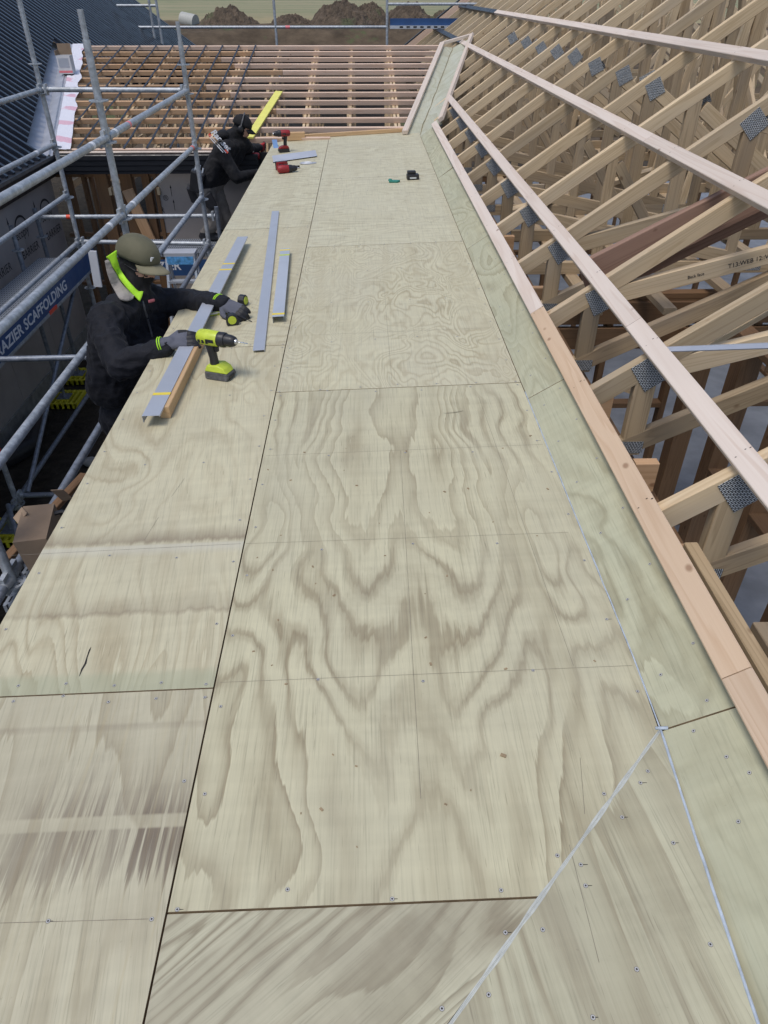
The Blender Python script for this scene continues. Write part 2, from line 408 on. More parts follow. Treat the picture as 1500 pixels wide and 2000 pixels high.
M = {}
PL = (0.575, 0.535, 0.36); PD = (0.265, 0.215, 0.13)
M['ply_big'] = plywood('plywood_broad_figure', PL, PD, 3.3, 0.72, 10.0, 0, 0.84, 0.42, (0.45,0.42,0.305), seed=5.2, dist=0.5, jag=0.6, mirror=0.55)
M['ply_fine'] = plywood('plywood_fine_figure', (0.58,0.54,0.37), (0.37,0.31,0.19), 4.2, 2.2, 15.0, 0, 0.75, 0.3, (0.50,0.47,0.36), seed=8.1, dist=0.9)
M['ply_far'] = plywood('plywood_pale_cross_figure', (0.585,0.55,0.385), (0.40,0.35,0.225), 1.6, 5.5, 10.0, 0, 0.7, 0.3, (0.52,0.49,0.37), seed=1.7)
M['ply_left'] = plywood('plywood_creamy_figure', (0.58,0.535,0.365), (0.36,0.295,0.18), 3.4, 1.1, 11.0, R(-6), 0.7, 0.35, (0.47,0.43,0.31), seed=5.9, dist=0.8, stain=strap_marks)
M['ply_left2'] = plywood('plywood_cream_far', (0.58,0.535,0.365), (0.38,0.315,0.195), 2.6, 2.6, 11.0, R(4), 0.65, 0.35, (0.47,0.43,0.31), seed=2.9, dist=0.8)
M['ply_stain'] = plywood('plywood_water_stained', (0.53,0.49,0.345), (0.29,0.24,0.15), 4.0, 0.45, 11.0, R(-8), 0.75, 0.4, (0.45,0.41,0.30), seed=4.4, stain=stain_panel)
M['ply_diag'] = plywood('plywood_diagonal_grain', (0.52,0.49,0.345), (0.215,0.175,0.11), 6.0, 1.2, 13.0, R(52), 0.92, 0.6, (0.32,0.28,0.205), seed=2.2)
M['ply_tri'] = plywood('plywood_striped_grain', (0.51,0.485,0.335), (0.26,0.215,0.135), 4.2, 0.42, 12.0, R(-8), 0.8, 0.35, (0.44,0.41,0.31), seed=9.4)
M['ply_green'] = plywood('plywood_green_treated', (0.505,0.49,0.335), (0.31,0.28,0.175), 3.8, 1.2, 11.0, 0, 0.75, 0.4, (0.42,0.435,0.31), seed=6.6)
M['ply_valley'] = plywood('plywood_valley', (0.54,0.54,0.43), (0.38,0.35,0.23), 2.0, 1.2, 8.0, 0, 0.7, 0.4, (0.42,0.44,0.30), seed=7.7)
M['ply_edge'] = plain('plywood_edge', (0.30,0.22,0.13), 0.8, var=0.25, vscale=40)
M['truss'] = timber('weathered_truss_pine', (0.70,0.565,0.375), (0.48,0.355,0.21), 0.35, var=0.28)
M['truss_side'] = timber('greyed_web_pine', (0.52,0.405,0.26), (0.32,0.235,0.14), 0.5, var=0.3)
M['purlin'] = timber('fresh_pink_pine', (0.75,0.66,0.575), (0.62,0.50,0.41), 0.12, knots=True, var=0.07, ring=0.6)
M['batten_new'] = timber('fresh_orange_pine', (0.68,0.525,0.375), (0.56,0.395,0.26), 0.08, knots=True, var=0.08, ring=0.7)
M['batten'] = timber('link_roof_batten_pine', (0.76,0.58,0.46), (0.61,0.42,0.305), 0.15, var=0.14, ring=0.7)
M['batten_orange'] = timber('kiln_dried_orange_pine', (0.62,0.41,0.25), (0.46,0.28,0.15), 0.2, var=0.16)
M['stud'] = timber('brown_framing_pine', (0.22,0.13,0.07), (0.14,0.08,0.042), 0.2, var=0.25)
M['red_beam'] = timber('reddish_rough_sawn_beam', (0.40,0.255,0.185), (0.23,0.135,0.095), 0.1, var=0.1, ring=0.8)
M['yellow_timber'] = plain('yellow_primed_timber', (0.78,0.74,0.17), 0.6, var=0.06)
M['block'] = timber('offcut_pine', (0.62,0.43,0.24), (0.50,0.31,0.16), 0.1, var=0.05)
M['galv'] = galv()
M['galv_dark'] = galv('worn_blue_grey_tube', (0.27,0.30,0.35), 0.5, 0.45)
M['plate'] = pressed_plate()
M['perf'] = perforated()
M['flash'] = plain('pale_blue_grey_flashing', (0.48,0.50,0.545), 0.4, 0.35, var=0.06, vscale=3)
M['flash_white'] = plain('silver_flashing', (0.58,0.60,0.64), 0.38, 0.4, var=0.08, vscale=3)
M['valley_metal'] = plain('dusty_valley_metal', (0.42,0.43,0.47), 0.45, 0.35, var=0.16, vscale=4)
M['roof_dark'] = plain('charcoal_roofing', (0.015,0.019,0.029), 0.24, 0.0, var=0.12, vscale=2, spec=0.8)
M['gutter'] = plain('black_gutter', (0.012,0.013,0.017), 0.4, 0.0, var=0.1)
M['strap'] = plain('dark_steel_strap', (0.035,0.037,0.045), 0.45, 0.3)
M['caulk'] = plain('pale_blue_sealant', (0.44,0.50,0.57), 0.6, var=0.2, vscale=30, bump=0.3)
M['smear'] = plain('thin_sealant_smear', (0.50,0.515,0.47), 0.6, var=0.2, vscale=22)
M['screw'] = plain('zinc_screw', (0.46,0.455,0.44), 0.55, 0.0, var=0.05)
M['dark'] = plain('dark_recess_and_shadow_ring', (0.02,0.018,0.016), 0.8, var=0.1)  # also colours the painted shadow rings round the screw heads
M['pencil'] = plain('pencil_line', (0.20,0.18,0.14), 0.8, var=0.3, vscale=60)
M['wrap'] = plain('brown_grey_wall_barrier', (0.36,0.33,0.315), 0.75, var=0.1, vscale=2.5)
M['wrap_lo'] = plain('dark_wall_base', (0.085,0.083,0.085), 0.8, var=0.12, vscale=4)
M['ink'] = plain('black_print', (0.02,0.018,0.02), 0.7, var=0.05)
M['concrete'] = plain('floor_slab_concrete', (0.22,0.235,0.26), 0.7, var=0.2, vscale=3, bump=0.1)
M['footing'] = plain('footing_concrete', (0.25,0.25,0.24), 0.85, var=0.3, vscale=9)
M['blue'] = plain('blue_banner', (0.025,0.075,0.20), 0.5, var=0.12, vscale=6)
M['white'] = plain('white_print', (0.75,0.76,0.78), 0.5, var=0.06)
M['alu'] = plain('aluminium', (0.62,0.66,0.72), 0.35, 0.5, var=0.06)
M['orange'] = plain('orange_tape', (0.85,0.10,0.05), 0.5, var=0.1)
M['pinktape'] = plain('pink_tape', (0.80,0.22,0.24), 0.5, var=0.1)
M['yellow'] = plain('yellow_plastic', (0.62,0.56,0.03), 0.5, var=0.2, vscale=12)
M['tape_y'] = plain('yellow_tape', (0.80,0.62,0.06), 0.5, var=0.05)
M['card'] = plain('brown_cardboard', (0.30,0.215,0.145), 0.85, var=0.12, vscale=6)
M['card_white'] = plain('white_carton', (0.62,0.62,0.62), 0.7, var=0.05)
M['underlay'] = None
M['black_plastic'] = plain('black_plastic', (0.02,0.02,0.023), 0.45, var=0.25, vscale=30)
M['grey_plastic'] = plain('scuffed_grey_plastic', (0.10,0.10,0.105), 0.5, var=0.4, vscale=50)
M['lime'] = plain('lime_plastic', (0.52,0.62,0.05), 0.42, var=0.12, vscale=40)
M['red'] = plain('red_tool_plastic', (0.30,0.018,0.022), 0.45, var=0.2, vscale=30)
M['chrome'] = plain('bright_steel', (0.55,0.56,0.58), 0.25, 0.9, var=0.1)
M['green'] = plain('green_plastic', (0.03,0.22,0.17), 0.5)
M['jacket'] = cloth('navy_black_jacket', (0.0055,0.006,0.0095), (0.009,0.010,0.016), fold=0.6)
M['hoodie'] = cloth('black_hoodie', (0.0055,0.0055,0.007), (0.009,0.009,0.011), fold=0.6)
M['jeans'] = cloth('blue_jeans', (0.02,0.045,0.12), (0.035,0.07,0.17))
M['trousers'] = cloth('grey_work_trousers', (0.13,0.12,0.11), (0.19,0.175,0.16))
M['mask'] = cloth('black_knit', (0.006,0.006,0.007), (0.009,0.009,0.011), fold=0.2)
M['olive'] = cloth('olive_cotton', (0.11,0.105,0.065), (0.145,0.135,0.085), fold=0.25)
M['olive_brim'] = cloth('faded_olive_brim', (0.19,0.175,0.11), (0.23,0.21,0.135), fold=0.1)
M['hivis'] = cloth('lime_hi_vis', (0.40,0.78,0.03), (0.48,0.86,0.05), fold=0.2)
M['fleece'] = cloth('oatmeal_fleece', (0.27,0.245,0.22), (0.36,0.33,0.30), scale=120, fold=0.6)
M['glove'] = cloth('grey_glove_knit', (0.085,0.09,0.115), (0.12,0.125,0.155), fold=0.2)
M['glove_palm'] = plain('black_glove_rubber', (0.012,0.012,0.014), 0.6, var=0.2, vscale=40)
M['glove_red'] = cloth('red_glove', (0.35,0.02,0.025), (0.45,0.03,0.035))
M['skin'] = plain('skin', (0.52,0.30,0.22), 0.55, var=0.08, vscale=20)
M['bale'] = plain('wrapped_bale', (0.42,0.42,0.38), 0.6, var=0.1)

def underlay_mat():
    m, nt, b = newmat('white_underlay_pink_print'); t = NT(nt)
    co = t.coord('Object', (1.6, 1.0, 1), (0,0,R(15)))
    w = t.n('ShaderNodeTexWave', wave_type='RINGS'); t.l(co, w.inputs['Vector']); w.inputs['Scale'].default_value = 0.55; w.inputs['Distortion'].default_value = 3.0; w.inputs['Detail'].default_value = 1
    k = t.math('MULTIPLY', t.ramp(w.outputs[1], [(0.80, 0.0), (0.86, 1.0)]), t.ramp(t.noise(co, 2.6, 1), [(0.46, 0.0), (0.52, 1.0)]))
    c = t.mix(t.math('MULTIPLY', k, 0.7), (0.72,0.72,0.78), (0.66,0.30,0.38))
    t.l(c, b.inputs['Base Color']); b.inputs['Roughness'].default_value = 0.5
    t.bump(t.noise(co, 14, 4, 0.6, 1.0), b, 0.5, 0.02); return m
M['underlay'] = underlay_mat()

def ground_mat():
    m, nt, b = newmat('soil_and_pasture'); t = NT(nt)
    tc = t.n('ShaderNodeTexCoord'); sp = t.n('ShaderNodeSeparateXYZ'); t.l(tc.outputs['Object'], sp.inputs[0]); pos = tc.outputs['Object']
    n1 = t.noise(pos, 0.9, 6, 0.65); n2 = t.noise(pos, 7.0, 6, 0.7); n3 = t.noise(pos, 0.12, 4, 0.6)
    soil = t.mix(t.ramp(n2, [(0.3, 0.0), (0.75, 1.0)]), (0.022,0.019,0.015), (0.075,0.062,0.047))
    earth = t.mix(t.ramp(n1, [(0.3, 0.0), (0.7, 1.0)]), (0.06,0.045,0.031), (0.14,0.105,0.07))
    weeds = t.ramp(t.noise(pos, 0.35, 5, 0.7), [(0.58, 0.0), (0.66, 1.0)])
    earth = t.mix(t.math('MULTIPLY', weeds, 0.8), earth, (0.09,0.115,0.05))
    mp = t.n('ShaderNodeMapping'); mp.inputs['Scale'].default_value = (0.02, 0.12, 1); t.l(pos, mp.inputs[0])
    field = t.mix(t.ramp(t.noise(mp.outputs[0], 1.0, 5, 0.65), [(0.40, 0.0), (0.60, 1.0)]), (0.185,0.215,0.115), (0.31,0.28,0.175))
    field = t.mix(t.ramp(t.math('MULTIPLY', sp.outputs[1], 0.004), [(0.26, 0.6), (0.42, 0.0)]), field, (0.34,0.275,0.16))
    field = t.mix(t.math('MULTIPLY', t.ramp(n3, [(0.4, 0.0), (0.7, 1.0)]), 0.4), field, (0.30,0.26,0.16))
    c = t.mix(t.ramp(t.math('MULTIPLY', sp.outputs[1], 0.01), [(0.20, 0.0), (0.27, 1.0)]), soil, earth)
    edge = t.math('ADD', t.math('MULTIPLY', sp.outputs[1], 0.01), t.math('MULTIPLY', t.math('SUBTRACT', n3, 0.5), 0.12))
    c = t.mix(t.ramp(edge, [(0.555, 0.0), (0.60, 1.0)]), c, field)
    t.l(c, b.inputs['Base Color']); b.inputs['Roughness'].default_value = 0.95; b.inputs['Specular IOR Level'].default_value = 0.15
    t.bump(n2, b, 0.6, 0.04); return m
M['ground'] = ground_mat()
def heap_mat():
    m, nt, b = newmat('dug_soil'); t = NT(nt); pos = t.coord('Object', rand=40.0)
    n = t.noise(pos, 2.4, 8, 0.72); g = t.noise(pos, 0.8, 4, 0.6)
    c = t.mix(t.ramp(n, [(0.32, 0.0), (0.68, 1.0)]), (0.05,0.037,0.026), (0.165,0.122,0.083))
    c = t.mix(t.math('MULTIPLY', t.ramp(g, [(0.58, 0.0), (0.66, 1.0)]), 0.7), c, (0.10,0.115,0.055))
    t.l(c, b.inputs['Base Color']); b.inputs['Roughness'].default_value = 0.95; t.bump(n, b, 0.9, 0.15); return m
M['heap'] = heap_mat()

# ================================================================== THE SETTING: ground
def ground_h(x, y):
    def sm(a, b, t):
        t = max(0, min(1, (t-a)/(b-a))); return t*t*(3-2*t)
    z = -2.55 + 1.35*sm(26, 40, y) + 0.95*sm(47.5, 50.5, y + 1.6*mnoise.noise(V((x*0.12, 3.1, 0))))
    a = sm(24, 30, y) * (1 - 0.8*sm(60, 90, y))
    z += a*0.28*mnoise.fractal(V((x*0.35, y*0.35, 0.5)), 0.8, 2.1, 5) - 0.25*sm(55, 90, y)
    if abs(x) < 30 and y < 26: z += 0.03*mnoise.fractal(V((x*1.3, y*1.3, 9)), 0.9, 2.0, 4)
    return z
xs = [-900,-400,-200,-100,-60] + [-40 + 0.7*i for i in range(115)] + [60,100,200,400,900]
ys = [-60,-30,-10] + [-4 + 1.2*i for i in range(24)] + [25 + 0.45*i for i in range(90)] + [67,72,80,95,120,160,220,320,500,800,1400,2200]
b = MB()
for y in ys:
    for x in xs: b.v.append((x, y, ground_h(x, y)))
nx = len(xs)
for j in range(len(ys)-1):
    for i in range(nx-1): b.quad(j*nx+i, j*nx+i+1, (j+1)*nx+i+1, (j+1)*nx+i)
struct(b.build('ground', M['ground'], smooth=2))

# floor slab of the house under construction
b = MB(); b.box((0.9, -1.5, -2.6), (9.5, 21.2, -2.48)); b.box((-4.0, 10.0, -2.6), (0.9, 15.5, -2.481))
struct(b.build('floor_slab', M['concrete']))

# earth heaps and wrapped bale on the bank beyond the site
def heap(px0, px1, ytop, Y, lbl, rough=0.22):
    A = pY(px0, 45, Y); B = pY(px1, 45, Y); T = pY((px0+px1)/2, ytop, Y)
    cx, w = (A.x+B.x)/2, abs(B.x-A.x)/2*1.15; z0 = ground_h(cx, Y) - 0.25; H = T.z - z0
    b = MB(); n = 64
    for j in range(n+1):
        for i in range(n+1):
            u, v = i/n*2-1, j/n*2-1; r = math.hypot(u, v)
            k = math.cos(r*math.pi/2)**0.7 if r < 1 else 0
            nz = mnoise.fractal(V((u*3+cx, v*3+Y, px0*0.1)), 0.7, 2.1, 6)
            b.v.append((cx+u*w, Y+v*w*0.8, z0 + H*(k*(1+rough*nz*0.6)) + (0.12*nz+0.10*k*mnoise.fractal(V((u*8+cx, v*8, px0*0.3)), 0.8, 2.2, 4) if r < 1 else -0.3)))
    for j in range(n):
        for i in range(n): b.quad(j*(n+1)+i, j*(n+1)+i+1, (j+1)*(n+1)+i+1, (j+1)*(n+1)+i)
    tag(b.build('dirt_pile', M['heap'], origin=(cx, Y, z0)), lbl, 'dirt pile', 'dug earth heaps on the bank')
heap(390, 505, 18, 53, 'weedy brown dirt pile on the bank just right of the wrapped bale', 0.35)
heap(530, 610, 30, 55, 'low flat dirt pile between the weedy heap and the tallest heap')
heap(605, 730, 8, 52.5, 'tallest brown dirt pile, steep sided, in the middle of the bank')
heap(675, 765, 11, 54.5, 'darker dirt pile leaning against the right side of the tallest heap')
heap(745, 850, 10, 56, 'dirt pile seen above the blue scaffold banner')
heap(835, 905, 22, 56, 'small dirt pile furthest right, beside the roof gable')
B0 = pY(371, 34, 56)
b = MB(); b.tube((B0.x-0.5, 56, B0.z-0.1), (B0.x+0.40, 55.6, B0.z-0.25), 0.42, n=28)
tag(b.build('wrapped_bale', M['bale'], smooth=True, origin=(B0.x, 56, B0.z-0.72)), 'pale round wrapped hay bale at the edge of the field', 'bale')
b = MB(); D0 = pl(846, 64, -1.15, 0, 0)
b.box((D0.x-1.6, D0.y-0.1, -1.2), (D0.x+0.6, D0.y+0.1, -1.05)); b.m = 1; b.box((D0.x+0.5, D0.y-0.5, -1.25), (D0.x+1.3, D0.y+0.3, -0.75))
tag(b.build('site_debris', [M['white'], M['orange']], origin=D0, bevel=0.08), 'faded white board and red bag lying on the dirt behind the roof', 'debris')

# ================================================================== FLAT ROOF DECK (plywood sheets, upstand, battens)
DECK = thing('flat_roof_deck', 'large flat roof deck of pale plywood sheets screwed down with dark joints', 'roof deck', (XL, 0, 0))
EDGE, FOLD, Y0, YE = -1.145, 0.742, -1.1, 10.3
SHEETS = []
T = 0.019
def sheet(name, poly, mat, dz=0.0, plane=None, parent=DECK, label=None, thick=T):
    """poly: (x, y) corners on the deck plane, top face at the plane"""
    pf = plane or (lambda x, y: deck_z(x))
    top = [V((x, y, pf(x, y) + dz)) for x, y in poly]
    o = V((min(p[0] for p in poly), min(p[1] for p in poly), 0)); o.z = pf(o.x, o.y)
    b = MB(); n = len(top)
    b.v = [tuple(p - o) for p in top] + [tuple(p - o - V((0,0,thick))) for p in top]
    b.f = [tuple(range(n))]; b.mi = [0]
    b.m = 1; b.quad(*range(2*n-1, n-1, -1))
    for i in range(n): b.quad(i, n+i, n+(i+1)%n, (i+1)%n)
    ob = link(name, b.mesh(name, [mat, M['ply_edge']]), parent)
    place(ob, Matrix.Translation(o))
    if label: ob['label'] = label
    return ob
g = 0.0024
MIT = pd(1290, 1425); MB2 = pd(880, 2000)
mdir = (MB2 - MIT); mk = mdir.x/mdir.y
def mit_x(y): return MIT.x + (y - MIT.y)*mk
YB = 0.712
S = {}
S['big'] = sheet('plywood_sheet', [(XL+g, YB+g), (mit_x(YB)-g, YB+g), (MIT.x-g*2, MIT.y), (FOLD-g, 1.3), (FOLD-g, 3.10-g), (XL+g, 3.10-g)], M['ply_big'], label='largest sheet with broad brown grain loops')
S['mid'] = sheet('plywood_sheet', [(XL+g, 3.10+g), (FOLD-g, 3.10+g), (FOLD-g, 5.48-g), (XL+g, 5.48-g)], M['ply_fine'])
S['far1'] = sheet('plywood_sheet', [(XL+g, 5.48+g), (FOLD-g, 5.48+g), (FOLD-g, 7.86-g), (XL+g, 7.86-g)], M['ply_far'])
S['far2'] = sheet('plywood_sheet', [(XL+g, 7.86+g), (FOLD-g, 7.86+g), (FOLD-g, 10.56), (0.57, 10.56), (XL+g, 10.42)], M['ply_far'])
S['l0'] = sheet('plywood_sheet', [(EDGE, -1.08), (XL-g, -1.08), (XL-g, 1.308-g), (EDGE, 1.308-g)], M['ply_stain'], label='sheet with dark purple brown water stains')
S['l1'] = sheet('plywood_sheet', [(EDGE, 1.308+g), (XL-g, 1.308+g), (XL-g, 3.665-g), (EDGE, 3.665-g)], M['ply_left'])
S['l2'] = sheet('plywood_sheet', [(EDGE, 3.665+g), (XL-g, 3.665+g), (XL-g, 6.06-g), (EDGE, 6.06-g)], M['ply_left2'])
S['l3'] = sheet('plywood_sheet', [(EDGE, 6.06+g), (XL-g, 6.06+g), (XL-g, 8.45-g), (EDGE, 8.45-g)], M['ply_far'])
S['l4'] = sheet('plywood_sheet', [(EDGE, 8.45+g), (XL-g, 8.45+g), (XL-g, 10.42), (-0.95, 10.34), (EDGE, 10.12)], M['ply_far'])
S['diag'] = sheet('plywood_sheet', [(XL+g, -1.1), (mit_x(-1.1)-g, -1.1), (mit_x(YB)-g, YB-g), (XL+g, YB-g)] if mit_x(-1.1) > XL else [(XL+g, MIT.y+(XL-MIT.x)/mk+0.02), (mit_x(YB)-g*2, YB-g), (XL+g, YB-g)], M['ply_diag'], label='cut sheet with diagonal grain')
yl = MIT.y + (XL-MIT.x)/mk
S['tri'] = sheet('plywood_sheet', [(XL+g, -1.1), (0.66, -1.1), (0.699, 0.47), (MIT.x-g, MIT.y-0.004), (XL+g, yl-g)], M['ply_tri'], label='mitred sheet with straight striped grain')

# sloping upstand strips beside the fold, and the batten along their top edge
RP = 0.70                                   # right roof pitch as rise per metre
def strip_pl(x, y): return deck_z(FOLD) + RP*(x - FOLD)
XT = 0.955
def strip(y0, y1, x0a=FOLD, x0b=FOLD, m='ply_green', sk=0.0):
    return sheet('upstand_strip', [(x0a+g*.5, y0+g), (XT, y0+g+sk), (XT, y1-g+sk), (x0b+g*.5, y1-g)], M[m], plane=strip_pl)
SK = -0.02
strip(1.11, 2.93, MIT.x+0.004, FOLD, sk=SK); strip(2.93, 5.27, sk=SK); strip(5.27, 7.66, sk=SK); strip(7.66, 10.2, sk=0.02)
sheet('upstand_strip', [(0.662, -1.1), (XT, -1.1), (XT, 1.11-g+SK), (MIT.x+0.004, 1.11-g), (0.7015, 0.47)], M['ply_green'], plane=strip_pl)

# sealant beads
def bead(name, pts, r, mat, flat=0.45, jitter=0.0012):
    b = MB(); P = []
    for a, c in zip(pts[:-1], pts[1:]):
        a = V(a); c = V(c); n = max(2, int((c-a).length/0.03))
        for i in range(n): P.append(a.lerp(c, i/n))
    P.append(V(pts[-1]))
    rs = [r*(1+0.35*mnoise.noise(V((i*0.31, r*900, 0)))) for i in range(len(P))]
    P = [p + V((jitter*mnoise.noise(V((i*0.4, 5, 0))), 0, 0)) for i, p in enumerate(P)]
    b.path(P, rs, 6); return b.build(name, mat, DECK, smooth=2)
def ribbon(name, pts, ws, mat, dz=0.0008, parent=DECK):
    b = MB()
    for i, p in enumerate(pts):
        d = V(pts[min(i+1, len(pts)-1)]) - V(pts[max(0, i-1)]); s_ = V((d.y, -d.x, 0)).normalized()
        w = ws[i] if isinstance(ws, list) else ws
        for k in (-1, 1):
            q = V(p) + s_*w*k/2; b.v.append((q.x, q.y, deck_z(q.x) + dz))
    for i in range(len(pts)-1): b.quad(2*i, 2*i+1, 2*i+3, 2*i+2)
    return b.build(name, mat, parent)
zf = lambda x: deck_z(x) + 0.0005
bead('sealant_bead', [(FOLD, 3.0, zf(FOLD)), (FOLD, 1.35, zf(FOLD)), (MIT.x, MIT.y, zf(MIT.x))], 0.0024, M['caulk'])
bead('sealant_bead', [(MIT.x, MIT.y, zf(MIT.x)), (0.715, 0.8, zf(.715)), (0.697, 0.47, zf(.697)), (0.66, -1.0, zf(.66))], 0.0036, M['caulk'])
bead('sealant_bead', [(MIT.x, MIT.y, zf(MIT.x)), (mit_x(0.5), 0.5, zf(.15)), (mit_x(yl), yl, zf(XL))], 0.0016, M['smear'])
N = 40; pm = [V((mit_x(MIT.y + (yl-MIT.y)*i/N), MIT.y + (yl-MIT.y)*i/N, 0)) for i in range(N+1)]
ribbon('sealant_smear', pm, [0.006 + 0.016*abs(mnoise.noise(V((i*0.33, 2, 0)))) for i in range(N+1)], M['smear'], 0.0006)
bead('sealant_bead', [(MIT.x-0.012, MIT.y+0.004, zf(.74)), (MIT.x+0.016, MIT.y-0.003, zf(.755)+0.009)], 0.0045, M['caulk'])

# screws: zinc heads in rows, one mesh per sheet
def screws(pts, parent, pf=None, nrm=None):
    b = MB(); pf = pf or (lambda x, y: deck_z(x)); up = nrm or V((-TILT, 0, 1)).normalized()
    x_ = up.orthogonal().normalized(); y_ = up.cross(x_)
    for (x, y) in pts:
        c = V((x + random.uniform(-.006, .006), y + random.uniform(-.018, .018), 0)); c.z = pf(c.x, c.y)
        n = 8; r = 0.0045
        for m_, r_, h_ in ((1, r*1.12, 0.0006), (0, r, 0.0010), (1, r*0.45, 0.0014)):  # outermost dark disc is a painted shadow ring, the innermost the drive recess
            b.m = m_; o = len(b.v)
            for k in range(n):
                t = 2*math.pi*k/n; q = c + x_*math.cos(t)*r_ + y_*math.sin(t)*r_ + up*h_; b.v.append(tuple(q))
            b.quad(*range(o, o+n))
        if random.random() < 0.15:
            b.m = 1; o = len(b.v); L = random.uniform(.008, .02)
            for (dx, dy) in ((0, -.001), (L, -.0006), (L, .0006), (0, .001)):
                q = c + V((dx, dy, 0)) + up*0.0005; b.v.append(tuple(q))
            b.quad(o, o+1, o+2, o+3)
    ob = b.build('screw_heads', [M['screw'], M['dark']], parent); ob['kind'] = 'stuff'
    place(ob, Matrix.Identity(4)); return ob
def rows(x0, x1, y0, y1, ne=6, ns=9, mids=3, nm=4):
    e = 0.022; P = []
    for i in range(ne+1):
        x = x0+e + (x1-x0-2*e)*i/ne; P += [(x, y0+e), (x, y1-e)]
    for i in range(1, ns):
        y = y0 + (y1-y0)*i/ns; P += [(x0+e*1.3, y), (x1-e*1.3, y)]
    for j in range(1, mids+1):
        y = y0 + (y1-y0)*j/(mids+1)
        for i in range(1, nm+1): P.append((x0 + (x1-x0)*i/(nm+1) + random.uniform(-.02, .02), y))
    return P
screws([p for p in rows(XL, FOLD, YB, 3.10, 5, 9, 3, 3) if not (p[0] > mit_x(p[1])-0.03 and p[1] < 1.2)], S['big'])
screws(rows(XL, FOLD, 3.10, 5.48), S['mid']); screws(rows(XL, FOLD, 5.48, 7.86), S['far1']); screws(rows(XL, FOLD, 7.86, 10.3), S['far2'])
screws(rows(EDGE, XL, 1.308, 3.665, 5, 9, 3, 2), S['l1']); screws(rows(EDGE, XL, 3.665, 6.06, 4, 8, 3, 2), S['l2'])
screws(rows(EDGE, XL, -1.08, 1.308, 5, 8, 3, 2), S['l0']); screws(rows(EDGE, XL, 6.06, 8.45, 4, 8, 3, 2), S['l3'])
screws([(mit_x(y)-0.035, y) for y in (0.95, 0.8, 0.66, 0.52)] , S['diag'])
screws([(mit_x(y)+0.035, y-0.02) for y in (0.98, 0.9, 0.78, 0.66, 0.54)] + [(0.66, y) for y in (0.98, 0.8, 0.62)] + [(0.45, 0.72), (0.5, 0.58), (0.4, 0.5)], S['tri'])
sn = V((-RP, 0, 1)).normalized()
P = []
for i in range(30): P += [(FOLD+0.045, 1.25+0.31*i), (XT-0.085, 1.33+0.31*i)]
P += [(0.80, 1.06), (0.83, 0.98), (0.86, 0.92), (0.845, 1.14), (0.80, 0.85), (0.84, 0.75), (0.79, 0.6)]
screws(P, DECK, strip_pl, sn)
# pencil set-out lines, checks and splits
def line(x0, y0, x1, y1, w=0.0016, m='pencil'): ribbon('pencil_line', [V((x0, y0, 0)), V((x1, y1, 0))], w, M[m], 0.0005)
for a, c in (((430,1333),(1235,1300)), ((480,1062),(1110,1040)), ((20,1085),(470,1062)), ((520,890),(1060,868)), ((0,1803),(290,1795)), ((590,655),(960,640)), ((600,600),(900,590))):
    A = pd(*a); C2 = pd(*c); line(A.x, A.y, C2.x, C2.y, 0.0011)
for a, c in (((782,880),(822,1560)), ((1133,1480),(1142,1590)), ((865,807),(905,802)), ((1112,1650),(1170,1880)), ((935,775),(1120,1300)), ((750,560),(765,740)), ((335,970),(360,935)), ((282,1055),(310,1010))):
    A = pd(*a); C2 = pd(*c); line(A.x, A.y, C2.x, C2.y, 0.0011)
cr = [pd(*q) for q in ((155,1321),(160,1308),(167,1296),(170,1284),(175,1270),(178,1264))]
ribbon('veneer_split', cr, [0.001, 0.005, 0.006, 0.0035, 0.0045, 0.0008], M['dark'], 0.0007)
A = pd(890,806); C2 = pd(868,808); ribbon('veneer_split', [C2, A, pd(905,803)], [0.001, 0.004, 0.001], M['dark'], 0.0007)

# deck framing: edge beam, joists and the plates they sit on
board('rim_joist', (EDGE+0.05, -1.0, deck_z(EDGE)-T-0.076), (EDGE+0.05, 10.2, deck_z(EDGE)-T-0.076), 0.045, 0.145, M['stud'], DECK)
for i in range(19):
    y = -0.8 + 0.6*i
    board('joist', (EDGE+0.08, y, deck_z(EDGE)-T-0.08), (0.85, y, deck_z(0.85)-T-0.08), 0.045, 0.14, M['stud'], DECK)

# battens on the upstand and the far edge of the deck
rn = V((-RP, 0, 1)).normalized(); rs = V((1, 0, RP)).normalized()
def slope_pt(x, y, off): return V((x, y, strip_pl(x, y))) + rn*off
def edge_batten(y0, y1, mat, xm=0.925, w=0.078):
    return board('edge_batten', slope_pt(xm, y0, 0.021), slope_pt(xm, y1, 0.021), w, 0.04, mat, n=rn)
tag(edge_batten(1.155, 3.62, M['batten_new']), 'fresh orange pine edge batten with a round knot on the upstand', 'batten', 'edge battens on the upstand')
tag(edge_batten(3.623, 10.18, M['purlin']), 'long pale pinkish edge batten running to the valley', 'batten', 'edge battens on the upstand')
tag(edge_batten(-1.0, 1.152, M['batten_new']), 'reddish edge batten nearest the camera at the lower right', 'batten', 'edge battens on the upstand')
A = V((-1.32, 10.30, 0.0)); C2 = V((0.60, 10.60, 0.055))
tag(board('edge_batten', A, C2, 0.05, 0.045, M['block']), 'tapered pine batten across the far end of the deck', 'batten')

